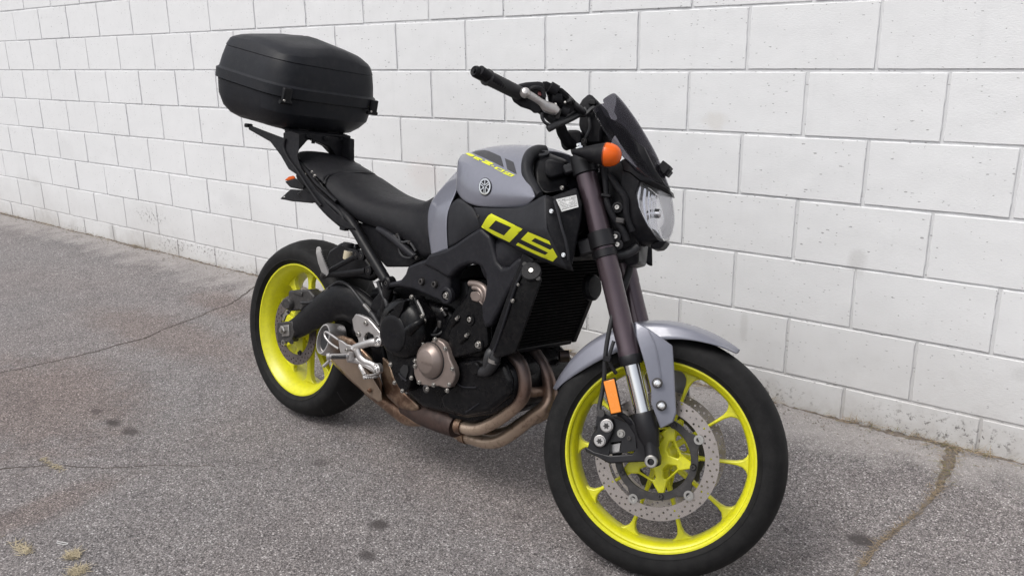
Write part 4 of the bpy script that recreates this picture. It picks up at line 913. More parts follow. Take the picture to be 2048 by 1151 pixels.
# bronze ignition cover
ic = plate('ignition_cover', [(0.7223,0.3488), (0.7183,0.3663), (0.7241,0.3861), (0.7379,0.4168), (0.7526,0.4429), (0.783,0.4595), (0.7927,0.4697), (0.8104,0.4692), (0.8297,0.4646), (0.8469,0.4508), (0.8589,0.4271), (0.8786,0.4054), (0.885,0.3872), (0.8826,0.3711), (0.8694,0.3478), (0.8504,0.3406), (0.8253,0.3408), (0.8008,0.3322), (0.7755,0.3279), (0.7397,0.3246)], -.150, -.172, M_BRONZ, eng, bev=.004, seg=3)
lathe('ignition_dome', [(.0500, 0), (.0500, .006), (.0470, .012), (.0330, .0235), (.0315, .0245), (0, .0250)], (0.7882,-0.172,0.4053), (0, -1, 0), M_BRONZ, ic, seg=48)
lathe('dome_groove', [(.0525, -.001), (.0525, .0012), (.0500, .0012), (.0500, -.001)], (0.7884,-0.1722,0.4053), (0, -1, 0), M_BLACKV, ic, seg=48, closed=True)
strokes('lettering', word('YAMAHA', (0.7748,-0.1972,0.3972)[0], (0.7748,-0.1972,0.3972)[2], .006, .006, .002, R(3)), .0012, M_BRONZ, ic, -.1970)
for (x, z), par in ((q, cc if i < 12 else ic) for i, q in enumerate([(0.6912,0.5678), (0.7405,0.522), (0.7515,0.5108), (0.7494,0.46), (0.7512,0.4446), (0.7258,0.3896), (0.7275,0.3748), (0.7157,0.3369), (0.6822,0.2891), (0.6459,0.3047), (0.6224,0.3531), (0.5812,0.4853), (0.7999,0.4684), (0.8419,0.4517), (0.8759,0.4025), (0.869,0.3566), (0.8083,0.34), (0.7494,0.3326), (0.8632,0.3382), (0.7846,0.3221)])):
    bolt((x, -.174, z), .0052 if (x, z) else 0, par)
lathe('sight_plug', [(.012, 0), (.012, .004), (.009, .005), (.006, .005), (.005, 0), (0, 0)], (0.7761,-0.168,0.32), (0, -1, 0), M_BRBLK, ic, seg=20)
tube('clutch_cable', [(0.7044,-0.165,0.5591), (0.726,-0.168,0.5432), (0.7434,-0.17,0.5243)], .0035, M_STEEL, cc, seg=8)
# small wiring and unions in the gap above the covers
for pts, r in (([(0.734,-0.15,0.5003), (0.7267,-0.12,0.5099), (0.7432,-0.12,0.536), (0.773,-0.125,0.5467), (0.7919,-0.125,0.5482)], .0035), ([(0.7408,-0.14,0.4598), (0.7539,-0.13,0.4799), (0.76,-0.12,0.503), (0.771,-0.12,0.5188)], .005), ([(0.7343,-0.16,0.4786), (0.7531,-0.14,0.467), (0.7738,-0.13,0.475), (0.7804,-0.12,0.4936)], .0045),
               ([(0.7102,-0.12,0.5387), (0.7261,-0.12,0.5144), (0.726,-0.12,0.4868)], .006), ([(0.7319,-0.11,0.5422), (0.7451,-0.11,0.5127), (0.7494,-0.12,0.4825)], .005)):
    tube('wire', pts, r, M_HOSE, eng, seg=8)
box('sensor', (0.7688,-0.125,0.5007), (.014, .02, .022), M_BRBLK, eng, bev=.003)
bolt((0.7734,-0.13,0.5445), .006, eng, axis=(-.3, -.5, .8))
plate('airbox', [(0.6627,0.5886), (0.8309,0.636), (0.8527,0.5559), (0.7697,0.5169), (0.6643,0.5143)], -.10, .10, M_BLACKV, BIKE, bev=.01)

# ---- main frame and the dark grey side cover
fc = plate('frame_cover', [(0.7237,0.6793), (0.7376,0.698), (0.7682,0.708), (0.803,0.7211), (0.8364,0.7394), (0.8823,0.7704), (0.9248,0.7968), (0.9624,0.7778), (0.9775,0.7492), (0.9929,0.7175), (1.0131,0.703), (1.0347,0.7105), (1.0664,0.7406), (1.085,0.7318), (1.0807,0.7145), (1.0724,0.6932), (1.0541,0.6631), (1.0359,0.6293), (1.0178,0.5916), (0.9952,0.5488), (0.9735,0.5338), (0.9585,0.5588), (0.952,0.5927), (0.9603,0.6223), (0.9635,0.6542), (0.956,0.6772), (0.9423,0.6923), (0.9201,0.6974), (0.8916,0.6929), (0.8635,0.6796), (0.8406,0.6616), (0.8273,0.645), (0.8067,0.6451), (0.7744,0.6543), (0.742,0.66), (0.7092,0.6641)], -.138, -.166, M_FRAME, BIKE, bev=.010, seg=4)
frm = plate('frame', [(0.5431,0.5822), (0.5813,0.5911), (0.6183,0.603), (0.6372,0.6246), (0.6442,0.6477), (0.695,0.6702), (0.787,0.7054), (0.8696,0.7263), (0.8847,0.6989), (0.8398,0.6746), (0.8188,0.6452), (0.8223,0.6153), (0.8223,0.589), (0.8028,0.5699), (0.7836,0.5729), (0.7382,0.5779), (0.6781,0.5851), (0.6103,0.5822), (0.5624,0.5691)], -.110, -.158, M_FRAME, BIKE, bev=.008, seg=3,
            holes=[])
plate('frame_filler', [(0.5901,0.6351), (0.6054,0.6532), (0.6433,0.6706), (0.6804,0.6877), (0.7457,0.731), (0.8015,0.7022), (0.7673,0.6374), (0.6768,0.6223), (0.6044,0.6101), (0.5918,0.6198)], -.06, -.10, M_BLKS, frm, bev=.004)
plate('frame_filler', [(0.4812,0.5218), (0.5138,0.5618), (0.6174,0.5895), (0.7866,0.6099), (0.7971,0.5215), (0.6288,0.4875), (0.5025,0.462)], -.05, -.09, M_BLKS, frm, bev=.004)
plate('frame_rail', [(0.4783,0.6104), (0.523,0.6034), (0.7588,0.6782), (0.7774,0.6278), (0.5276,0.5611)], .10, .15, M_FRAME, frm, bev=.008)
for q in ((0.7134,-0.158,0.6152), (0.7667,-0.158,0.6169)):
    bolt(q, .009, frm, M_BRBLK)
lathe('frame_boss', [(.024, -.01), (.024, .002), (.021, .005), (.014, .005), (.013, -.002), (0, -.002)], (0.8154,-0.16,0.5936), (0, -1, 0), M_FRAME, frm, seg=24)
bolt((0.8166,-0.16,0.5939), .008, frm)
tube('frame_spar', [(1.16, -.03, .86), (1.10, -.10, .80), (1.02, -.13, .74), (.93, -.135, .70)], [.035, .045, .05, .05], M_FRAME, frm, seg=16, flat=.5, updir=(0, 0, 1))
tube('frame_spar', [(1.16, .03, .86), (1.10, .10, .80), (1.02, .13, .74), (.80, .14, .66), (.60, .14, .55), (.56, .13, .42)], [.035, .045, .05, .045, .045, .05], M_FRAME, frm, seg=16, flat=.5, updir=(0, 0, 1))
lathe('steering_head', [(.0, -.08), (.028, -.08), (.028, .08), (0, .08)], (1.185, 0, .885), (-.4226, 0, .9063), M_FRAME, frm, seg=24)
tube('engine_hanger', [(0.5498,-0.14,0.5757), (0.5285,-0.13,0.5284), (0.5173,-0.12,0.487), (0.4955,-0.12,0.4485)], [.03, .028, .03, .03], M_BLKS, frm, seg=16, flat=.5, updir=(0, 0, 1))
# swingarm pivot area, linkage and shock
plate('pivot_plate', [(0.4645,0.5161), (0.5048,0.5574), (0.5636,0.5489), (0.5622,0.4962), (0.5231,0.4546), (0.523,0.3864), (0.5441,0.3276), (0.5173,0.3014), (0.4838,0.333), (0.4469,0.3942), (0.4333,0.451)], -.10, -.128, M_BLKS, frm, bev=.008)
tube('shock', [(.62, -.02, .62), (.50, -.02, .55), (.36, -.02, .50)], .028, M_BLKS, frm, seg=16)

# ---- radiator
rad = plate('radiator', [(-.170, .0), (-.155, -.262), (-.10, -.272), (.10, -.272), (.155, -.262), (.170, .0)], 0, .03, M_BLKS, BIKE, bev=.004)
# radiator sits across the bike, leaning forward at the top
RT, RB_ = Vector((1.112, 0, .735)), Vector((1.028, 0, .475))
rz = (RT-RB_).normalized(); rx = Vector((0, 1, 0)); rn = rx.cross(rz)          # rn points forward
rn = rn if rn.x > 0 else -rn
def RP(y, d, n): return RT+rx*y-rz*d+rn*n
def rect_on(y0, y1, d0, d1, n0, n1):
    V = [RP(y, d, n) for n in (n0, n1) for (y, d) in ((y0, d0), (y1, d0), (y1, d1), (y0, d1))]
    return V, [(0, 1, 2, 3), (7, 6, 5, 4), (0, 4, 5, 1), (1, 5, 6, 2), (2, 6, 7, 3), (3, 7, 4, 0)]
def fixn(me):
    bm = bmesh.new(); bm.from_mesh(me); bmesh.ops.recalc_face_normals(bm, faces=bm.faces); bm.to_mesh(me); bm.free(); return me
rad.data = fixn(mesh('radiator', *rect_on(-.150, .150, .0, .272, -.03, -.006))); rad.data.materials.append(M_BLACKV)
o = link('radiator_frame', fixn(mesh('radiator_frame', *join(rect_on(-.168, -.148, -.008, .272, -.035, .004), rect_on(.148, .168, -.008, .272, -.035, .004), rect_on(-.148, .148, -.010, .006, -.033, .002), rect_on(-.148, .148, .264, .278, -.033, .002)))), M_BLKS, rad, auto=30); bevel(o, .003)
mf = pm('radiator fins', (0.0055, 0.0055, 0.0055), 0.7, spec=.15)
tb = [rect_on(-.148, .148, .012+.0098*k, .0145+.0098*k, -.012, .0005) for k in range(26)]
o = link('radiator_tubes', fixn(mesh('radiator_tubes', *join(*tb))), mf, rad, smooth=False, kind='stuff')
fn = [rect_on(-.146+.0037*k, -.1455+.0037*k, .008, .264, -.014, -.001) for k in range(80)]
o = link('radiator_fins', fixn(mesh('radiator_fins', *join(*fn))), mf, rad, smooth=False, kind='stuff')
# side shroud of the radiator and filler cap
o = solid('radiator_shroud', [(1.0843,-0.172,0.712), (1.1207,-0.168,0.7095), (1.1501,-0.166,0.698), (1.1315,-0.168,0.6258), (1.093,-0.17,0.4968), (1.0367,-0.174,0.4703), (1.0197,-0.176,0.4736), (1.0489,-0.18,0.5632), (1.0686,-0.182,0.6348), (1.0809,-0.178,0.6835)],
          [(1.0741,-0.16,0.7098), (1.1059,-0.15,0.7063), (1.1372,-0.15,0.695), (1.1168,-0.15,0.6216), (1.0762,-0.15,0.4905), (1.0244,-0.16,0.4657), (1.0098,-0.165,0.4699), (1.0384,-0.168,0.5599), (1.0582,-0.17,0.6321), (1.0698,-0.165,0.6809)], M_ENG, rad, bev=.005)
o = tube('shroud_edge', [(1.0936,-0.178,0.7038), (1.0817,-0.182,0.6706), (1.0711,-0.184,0.6288), (1.0542,-0.182,0.5713), (1.0348,-0.178,0.5154), (1.022,-0.175,0.4844)], .0035, M_FRAME, rad, seg=8, sm=4)
cap_ax = (Vector((.35, -.75, .55))).normalized()
fcp = lathe('filler_cap', [(.021, -.020), (.021, -.006), (.0255, -.004), (.0265, .002), (.024, .006), (.0, .006)], (1.1188,-0.172,0.711), cap_ax, M_BLK, rad, seg=32)
for s in (-1, 1):
    lathe('cap_ear', [(.006, -.004), (.006, .003), (0, .003)], tuple(Vector((1.1188,-0.172,0.711))+Vector((s*.024, 0, -s*.014))), cap_ax, M_BLKS, fcp, seg=12)
lathe('cap_rivet', [(.0065, 0), (.0055, .0025), (.003, .0025), (.0025, .001), (0, .001)], tuple(Vector((1.1188,-0.172,0.711))+cap_ax*.006), cap_ax, M_STEEL, fcp, seg=16)
tube('filler_neck', [tuple(Vector((1.1188,-0.172,0.711))-cap_ax*.01), tuple(Vector((1.1188,-0.172,0.711))-cap_ax*.045)], .019, M_BLKS, rad, seg=20)
bolt((1.0784,-0.186,0.6309), .004, rad); bolt((1.0896,-0.184,0.6737), .003, rad)
tube('lower_hose', [(0.9921,-0.13,0.4651), (0.9952,-0.15,0.4753), (0.9903,-0.155,0.457), (0.986,-0.15,0.434)], .016, M_HOSE, rad, seg=16)
lathe('horn', [(0, .012), (.030, .010), (.036, .004), (.036, -.008), (0, -.014)], (1.135, .07, .66), (1, 0, .2), M_BLKS, BIKE, seg=28)

# ---- fuel tank
tank = grid('fuel_tank', [
    [(.705, 0, .968), (0.7385,-0.06,0.9825), (0.7555,-0.09,0.9753), (0.7671,-0.11,0.9607), (0.7806,-0.125,0.9361), (0.7866,-0.13,0.9115), (0.795,-0.135,0.883), (0.7634,-0.1,0.8763)],
    [(.77, 0, 1.008), (0.7858,-0.07,0.9952), (0.8068,-0.1,0.9812), (0.8254,-0.13,0.9563), (0.8357,-0.148,0.9291), (0.8385,-0.157,0.8978), (0.828,-0.15,0.8606), (0.7949,-0.11,0.8558)],
    [(.86, 0, 1.022), (0.8687,-0.075,1.0109), (0.9099,-0.12,0.9771), (0.929,-0.155,0.9355), (0.9315,-0.172,0.9128), (0.92,-0.178,0.8812), (0.8969,-0.168,0.8466), (0.8564,-0.12,0.8428)],
    [(.94, 0, 1.024), (0.9433,-0.08,1.016), (0.9931,-0.135,0.9714), (1.0173,-0.175,0.9214), (1.0203,-0.188,0.9026), (1.0116,-0.19,0.8805), (0.9998,-0.176,0.8544), (0.9603,-0.13,0.8519)],
    [(.985, 0, 1.021), (0.9956,-0.08,1.015), (1.0357,-0.145,0.9661), (1.0757,-0.186,0.9142), (1.081,-0.195,0.9004), (1.0797,-0.196,0.8843), (1.0702,-0.182,0.8623), (1.0251,-0.13,0.8599)],
    [(1.0, 0, 1.012), (1.0233,-0.085,1.0048), (1.0423,-0.15,0.9582), (1.1228,-0.192,0.9016), (1.13,-0.198,0.8981), (1.1252,-0.198,0.8904), (1.0961,-0.186,0.8709), (1.0546,-0.14,0.8697)],
    [(.99, 0, .98), (1.0153,-0.075,0.9915), (1.0317,-0.13,0.9468), (1.1078,-0.17,0.8942), (1.108,-0.17,0.8927), (1.1034,-0.17,0.889), (1.0777,-0.16,0.8735), (1.0478,-0.13,0.8724)],
], M_GREY, BIKE, mirror=True, sub=3, thick=.003, crease_cols=[3, 6], crease_rows=[0, 5], cv=.62)
# narrow grey rear flank of the tank running down beside the seat
flank = grid('tank_flank', [
    [(.70, 0, .95), (0.7124,-0.06,0.928), (0.764,-0.105,0.9141), (0.7937,-0.13,0.8944), (0.7933,-0.128,0.8802)],
    [(.675, 0, .91), (0.682,-0.08,0.8837), (0.7432,-0.115,0.8775), (0.7938,-0.138,0.8676), (0.7902,-0.13,0.8638)],
    [(.655, 0, .87), (0.6508,-0.1,0.8324), (0.7167,-0.13,0.8324), (0.7842,-0.15,0.8282), (0.7783,-0.14,0.8255)],
    [(.66, -.05, .81), (0.6636,-0.115,0.7857), (0.7315,-0.142,0.792), (0.7869,-0.155,0.797), (0.7798,-0.143,0.7954)],
    [(.69, -.06, .74), (0.6914,-0.128,0.7332), (0.7484,-0.148,0.7468), (0.7925,-0.155,0.7576), (0.7843,-0.143,0.7564)],
    [(.71, -.07, .70), (0.7162,-0.135,0.6866), (0.7631,-0.15,0.7063), (0.7984,-0.152,0.7202), (0.7915,-0.142,0.7219)],
], M_GREY, BIKE, sub=3, thick=.003, crease_cols=[1, 3], cv=.6, crease_rows=[0, 5])
c = dupl(flank, Matrix.Scale(-1, 4, (0, 1, 0))); c.parent = BIKE
knee = grid('knee_panel', [
    [(0.7811,-0.146,0.8279), (0.7818,-0.15,0.7964), (0.7853,-0.15,0.7573), (0.7907,-0.148,0.7197)],
    [(0.7964,-0.148,0.8463), (0.8096,-0.156,0.8033), (0.8192,-0.156,0.7655), (0.8314,-0.15,0.7386)],
    [(0.8138,-0.148,0.8613), (0.8401,-0.16,0.8141), (0.8568,-0.16,0.7776), (0.8701,-0.152,0.7652)],
    [(0.8345,-0.15,0.8602), (0.8748,-0.164,0.8251), (0.8956,-0.162,0.7965), (0.9022,-0.152,0.7817)],
    [(0.881,-0.152,0.8451), (0.9024,-0.162,0.8284), (0.9193,-0.16,0.803), (0.9228,-0.152,0.7896)],
], M_DGREY, BIKE, sub=2, thick=.004, crease_cols=[0, 3], crease_rows=[0, 4], cv=.9)
c = dupl(knee, Matrix.Scale(-1, 4, (0, 1, 0))); c.parent = BIKE
# block under the tank so nothing is hollow
ub = plate('tank_underside', [(.76, .86), (.84, .90), (.98, .92), (1.05, .88), (1.07, .80), (.98, .70), (.80, .70), (.75, .78)], -.12, .12, M_BLACKV, BIKE, bev=.01)

plate('tank_core', [(.675, .78), (.675, .85), (.70, .905), (.80, .94), (.84, .90), (.80, .78)], -.07, .07, M_BLK, BIKE, bev=.01)
# ---- side scoop with the 09
scoop_rows = [
    [(0.8868,-0.158,0.8456), (0.9036,-0.168,0.8388), (0.9105,-0.17,0.8259), (0.9218,-0.168,0.8067), (0.9239,-0.16,0.7926)],
    [(0.9254,-0.172,0.8474), (0.9435,-0.178,0.8426), (0.9644,-0.184,0.8322), (0.9635,-0.18,0.8086), (0.9596,-0.168,0.786)],
    [(1.0128,-0.188,0.8557), (1.0331,-0.196,0.8403), (1.0516,-0.202,0.8236), (1.0372,-0.192,0.7965), (1.0297,-0.172,0.7654)],
    [(1.093,-0.194,0.866), (1.1168,-0.208,0.8406), (1.13,-0.213,0.8195), (1.1143,-0.2,0.7892), (1.1021,-0.175,0.7497)],
    [(1.1328,-0.198,0.8924), (1.1548,-0.214,0.8577), (1.1705,-0.219,0.8154), (1.1722,-0.206,0.7816), (1.1707,-0.178,0.7409)],
    [(1.1626,-0.2,0.9048), (1.1806,-0.214,0.8669), (1.1919,-0.221,0.8275), (1.2158,-0.208,0.7824), (1.2375,-0.18,0.7343)],
]
scoop = grid('side_scoop', scoop_rows, M_DGREY, BIKE, sub=2, thick=.004, crease_cols=[0, 2, 4], crease_rows=[0, 5], cv=.85)
sfront = grid('scoop_front', [
    [(1.1618,-0.199,0.9048), (1.1798,-0.213,0.8669), (1.1911,-0.22,0.8274), (1.215,-0.207,0.7822), (1.2367,-0.18,0.7341)],
    [(1.1705,-0.196,0.9027), (1.1872,-0.206,0.8678), (1.2006,-0.212,0.8323), (1.2247,-0.203,0.7891), (1.2418,-0.178,0.7349)],
    [(1.1766,-0.188,0.8985), (1.196,-0.192,0.8659), (1.2145,-0.195,0.8341), (1.2333,-0.188,0.7838), (1.2506,-0.174,0.7336)],
    [(1.1699,-0.17,0.885), (1.187,-0.172,0.8587), (1.1997,-0.172,0.829), (1.2192,-0.168,0.7782), (1.2371,-0.16,0.7334)],
], M_BLK, BIKE, sub=2, thick=.004, crease_cols=[0, 4], crease_rows=[0, 2], cv=.9)
tube('scoop_rib', [(1.1878,-0.196,0.8927), (1.2059,-0.199,0.8639), (1.2218,-0.202,0.835), (1.235,-0.199,0.806), (1.2421,-0.193,0.776), (1.2426,-0.19,0.7604)], .0035, M_DGREY, sfront, seg=8, sm=4)
bolt((1.1914,-0.209,0.8692), .0038, sfront, M_CHROM, axis=(.3, -1, .1)); bolt((1.2338,-0.2,0.7712), .0038, sfront, M_CHROM, axis=(.3, -1, .1))
for o_ in (scoop, sfront):
    c = dupl(o_, Matrix.Scale(-1, 4, (0, 1, 0))); c.parent = BIKE
bolt((0.9221,-0.172,0.8245), .004, scoop, M_BRBLK)
# inner duct panel behind the fork with the service sticker
duct = solid('duct_panel', [(1.145,-0.175,0.9043), (1.1519,-0.165,0.899), (1.1951,-0.125,0.9281), (1.2159,-0.125,0.8909), (1.219,-0.125,0.8534), (1.214,-0.13,0.7701), (1.2216,-0.145,0.7398), (1.2051,-0.16,0.8012), (1.185,-0.17,0.8617)],
             [(1.0435,-0.05,0.8972), (1.0595,-0.05,0.8921), (1.1384,-0.05,0.925), (1.1601,-0.05,0.8861), (1.1633,-0.05,0.8469), (1.1542,-0.05,0.7591), (1.1503,-0.05,0.7248), (1.1207,-0.05,0.7879), (1.0909,-0.05,0.8516)], M_BLK, BIKE, bev=.005)
bolt((1.1702,-0.15,0.9239), .004, duct, M_STEEL)
stp = [(1.1687,-0.166,0.8944), (1.2082,-0.139,0.9099), (1.2175,-0.138,0.8821), (1.1884,-0.164,0.8671)]
stq = [Vector(p) for p in stp]; ns = (stq[1]-stq[0]).cross(stq[3]-stq[0]).normalized(); ns = ns if ns.y < 0 else -ns
V = [p+ns*.004 for p in stq]+[p+ns*.0028 for p in stq]
stk = link('service_sticker', fixn(mesh('service_sticker', V, [(0, 1, 2, 3), (7, 6, 5, 4), (0, 4, 5, 1), (1, 5, 6, 2), (2, 6, 7, 3), (3, 7, 4, 0)])), M_WHITE, duct, smooth=False)
def on_st(u, v): return (stq[0]*(1-u)+stq[1]*u)*(1-v)+(stq[3]*(1-u)+stq[2]*u)*v+ns*.0043
rl = random.Random(4); LV = []; LF = []
for row in range(7):
    v = 0.12+row*0.118; u = 0.07
    while u < 0.93:
        wd = rl.uniform(.015, .06)
        if rl.random() < .78 and not (row == 0 and .45 < u < .6):
            h = .05 if row in (0, 6) else .032; n = len(LV); LV += [on_st(u, v), on_st(min(.95, u+wd), v), on_st(min(.95, u+wd), v+h), on_st(u, v+h)]; LF.append((n, n+1, n+2, n+3))
        u += wd+.018
link('print', mesh('print', LV, LF), M_INK, stk, smooth=False)

# tank top cover ahead of the fuel tank (dark arch and hollow)
arch = tube('tank_cover_arch', [(1.006,-0.03,1.0078), (1.0071,-0.06,1.0026), (1.018,-0.1,0.9909), (1.0351,-0.13,0.9717), (1.0511,-0.145,0.9478), (1.0756,-0.155,0.9236), (1.1036,-0.165,0.9035), (1.1212,-0.17,0.8972)], [.016, .020, .020, .018, .018, .020, .020, .012], M_DGREY, BIKE, seg=14, sm=6, flat=.8)
cov = solid('tank_front_cover', [(1.0339,-0.05,1.0044), (1.1026,-0.05,0.9895), (1.1209,-0.06,0.9576), (1.1267,-0.07,0.9249), (1.1424,-0.12,0.9151), (1.1019,-0.14,0.9024), (1.0643,-0.13,0.93), (1.0483,-0.12,0.9552), (1.033,-0.1,0.9764), (1.0273,-0.07,0.996)],
            [(0.9521,0.05,1.005), (1.0248,0.05,0.9892), (1.0283,0.06,0.955), (1.0185,0.07,0.9191), (0.9693,0.1,0.9045), (0.9047,0.1,0.8888), (0.8712,0.1,0.9209), (0.8626,0.1,0.9499), (0.8812,0.08,0.9745), (0.9192,0.06,0.9962)], M_BLKS, BIKE, bev=.010, seg=3)
lathe('cover_lug', [(.018, -.006), (.018, .004), (.014, .006), (.007, .006), (.006, -.002), (0, -.002)], (1.0294,-0.065,0.9992), (.1, -.4, .9), M_DGREY, arch, seg=20)
solid('cover_fold', [(1.075,-0.11,0.984), (1.077,-0.09,0.9902), (1.1215,-0.075,0.9781), (1.1244,-0.08,0.9537), (1.1059,-0.115,0.9409), (1.0919,-0.125,0.9489)], [(1.0503,-0.08,0.9838), (1.0527,-0.06,0.9901), (1.1059,-0.055,0.9779), (1.1089,-0.06,0.9532), (1.0817,-0.085,0.9399), (1.0673,-0.095,0.9481)], M_BLK, cov, bev=.008)

# ---- decals
bpy.context.view_layer.update()
T_SC = evald(scoop); T_TK = evald(tank)
SX = .206
o = decal('number_decal', [(0.9927,0.8401), (1.047,0.8277), (1.1007,0.8152), (1.0636,0.7767), (1.0093,0.7875), (0.9612,0.802), (0.9746,0.8238), (0.9831,0.834)], T_SC, M_DECAL, scoop, lat=.200, holes=[[(1.01,0.8249), (1.0645,0.8143), (1.0426,0.7909), (0.9881,0.8024)]])
o = decal('number_decal', [(1.1238,0.811), (1.1603,0.8045), (1.1909,0.7987), (1.1985,0.7898), (1.1703,0.7948), (1.1474,0.7997), (1.1368,0.7907), (1.165,0.785), (1.1972,0.7783), (1.2045,0.783), (1.2133,0.774), (1.2216,0.765), (1.2094,0.7514), (1.1663,0.7582), (1.1209,0.7671), (1.0878,0.7744), (1.0943,0.7808), (1.1382,0.7713), (1.1843,0.7636), (1.1924,0.7706), (1.1481,0.7804), (1.1028,0.7902)], T_SC, M_DECAL, scoop, lat=.205)
decal('black_decal', lat=.11, up=.0006, outer=[(0.8171,0.9861), (0.8371,0.9924), (0.864,0.9959), (0.8805,0.994), (0.9011,0.9892), (0.9244,0.9834), (0.932,0.9703), (0.938,0.9561), (0.9119,0.9633), (0.8843,0.9708), (0.8525,0.9782)], tree=T_TK, mat=M_GRAPH, parent=tank)
decal('black_decal', lat=.14, up=.0006, outer=[(0.9665,0.98), (0.9984,0.9724), (1.0055,0.9585), (1.0128,0.9433), (0.9962,0.9477), (0.979,0.9526), (0.9731,0.9665)], tree=T_TK, mat=M_GRAPH, parent=tank)
for lp, hl in (([(0.8325,0.9818), (0.844,0.984), (0.8618,0.9808), (0.871,0.9782), (0.8597,0.9747), (0.8448,0.9773)], []),
           ([(0.8626,0.9713), (0.8712,0.9766), (0.8763,0.9756), (0.8693,0.9702)], []),
           ([(0.8729,0.977), (0.8994,0.971), (0.8967,0.9679), (0.8735,0.9732)], []),
           ([(0.8724,0.9729), (0.8878,0.9691), (0.8851,0.9664), (0.8709,0.97)], []),
           ([(0.9054,0.968), (0.91,0.9704), (0.9396,0.9634), (0.9351,0.9606), (0.9175,0.9616), (0.9293,0.9596), (0.9252,0.9568), (0.8937,0.9647), (0.8987,0.9669), (0.9228,0.9641)], []),
           ([(0.9332,0.9585), (0.9426,0.9569), (0.9407,0.9548), (0.9311,0.9568)], []),
           ([(0.9519,0.956), (0.9816,0.9491), (0.9695,0.9439), (0.941,0.9519)], [[(0.9565,0.9531), (0.9725,0.9493), (0.9665,0.9463), (0.9508,0.9503)]]),
           ([(0.9854,0.9473), (1.0153,0.9401), (1.004,0.9352), (0.9725,0.9417), (0.9762,0.9434), (1.0019,0.9376), (1.0061,0.9396), (0.9978,0.9415), (0.9936,0.9398), (0.9787,0.9436)], [[(0.9862,0.9454), (0.9953,0.9431), (0.9924,0.9418), (0.9826,0.9443)]])):
    decal('name_decal', lp, T_TK, M_DECAL, tank, holes=hl, step=.003, up=.0009, lat=.15)
# tuning-fork badge
bxc, byc, bzc = (0.9454,-0.18,0.9033)
def bc(r, n=40): return [(bxc+r*math.cos(2*math.pi*k/n), bzc+r*1.0*math.sin(2*math.pi*k/n)) for k in range(n)]
decal('badge_plate', bc(.0225), T_TK, M_BLKS, tank, up=.0022, step=.005, lat=.18)
decal('badge_ring', bc(.0205), T_TK, M_CHROM, tank, holes=[bc(.0160)], up=.0032, step=.003, lat=.18)
def bar(p, q, w, name='badge_fork'):
    p = Vector(p); q = Vector(q); d = (q-p).normalized(); n = Vector((-d.y, d.x))*w/2
    decal(name, [tuple(v) for v in (p-n, q-n, q+n, p+n)], T_TK, M_CHROM, tank, up=.0030, step=.004, lat=.18)
for k in range(3):
    a = R(90+120*k+6); d = Vector((math.cos(a), math.sin(a))); n = Vector((-d.y, d.x)); c0 = Vector((bxc, bzc))
    bar(c0+d*.002, c0+d*.0162, .0028)
    for s in (-1, 1): bar(c0-d*.004+n*s*.0024, c0-d*.0150+n*s*.0024, .0024)

# ---- seat, tail and subframe
seat = grid('seat', [
    [(.185, 0, .888), (.182, -.06, .884), (.178, -.105, .866), (0.1861,-0.125,0.8493), (0.1994,-0.132,0.8336), (0.2025,-0.125,0.8237)],
    [(.215, 0, .888), (.212, -.06, .884), (.206, -.108, .866), (0.2239,-0.132,0.8298), (0.2442,-0.138,0.811), (0.2418,-0.128,0.8019)],
    [(.27, 0, .862), (.27, -.06, .858), (.272, -.108, .843), (0.2828,-0.134,0.8109), (0.3041,-0.138,0.7846), (0.2948,-0.125,0.7715)],
    [(.35, 0, .836), (.35, -.055, .834), (.355, -.100, .822), (0.3615,-0.128,0.7992), (0.3732,-0.134,0.7602), (0.3509,-0.12,0.7393)],
    [(.44, 0, .824), (.44, -.050, .822), (.45, -.088, .812), (0.4585,-0.115,0.7982), (0.4787,-0.128,0.7571), (0.4532,-0.115,0.7321)],
    [(.53, 0, .824), (.53, -.040, .822), (0.5325,-0.085,0.8147), (0.5409,-0.108,0.792), (0.5585,-0.124,0.7477), (0.5357,-0.112,0.7205)],
    [(.59, 0, .835), (.59, -.03, .833), (0.5739,-0.078,0.8175), (0.5994,-0.108,0.7874), (0.623,-0.124,0.737), (0.6116,-0.112,0.6932)],
    [(.63, 0, .86), (.63, -.03, .856), (0.615,-0.076,0.8374), (0.6383,-0.113,0.792), (0.6565,-0.126,0.734), (0.6566,-0.116,0.6694)],
    [(.655, 0, .885), (.655, -.03, .88), (0.656,-0.07,0.8607), (0.669,-0.112,0.8144), (0.6919,-0.128,0.7463), (0.7052,-0.12,0.6837)],
    [(.67, 0, .885), (.67, -.03, .88), (0.6541,-0.06,0.857), (0.6595,-0.098,0.8135), (0.6824,-0.112,0.7449), (0.6916,-0.104,0.6857)],
], M_SEAT, BIKE, mirror=True, sub=2, thick=.012, crease_cols=[4], cv=.2)
pseat = grid('passenger_seat', [
    [(-.085, 0, .92), (-.085, -.05, .92), (-.08, -.085, .912), (-.07, -.10, .895)],
    [(-.07, 0, .940), (-.07, -.06, .939), (0.0056,-0.112,0.9159), (0.0275,-0.12,0.9041)],
    [(-.01, 0, .934), (-.01, -.07, .932), (0.042,-0.12,0.9094), (0.0624,-0.128,0.8956)],
    [(.06, 0, .920), (.06, -.075, .919), (0.0833,-0.122,0.8933), (0.1071,-0.13,0.8778)],
    [(.14, 0, .904), (.14, -.08, .900), (0.1349,-0.124,0.8741), (0.1587,-0.132,0.8549)],
    [(.19, 0, .893), (.187, -.07, .887), (0.1718,-0.122,0.8669), (0.192,-0.13,0.8455)],
    [(.195, 0, .87), (.19, -.06, .865), (0.1614,-0.11,0.8602), (0.1794,-0.118,0.8393)],
], M_SEAT, BIKE, mirror=True, sub=2, thick=.012)
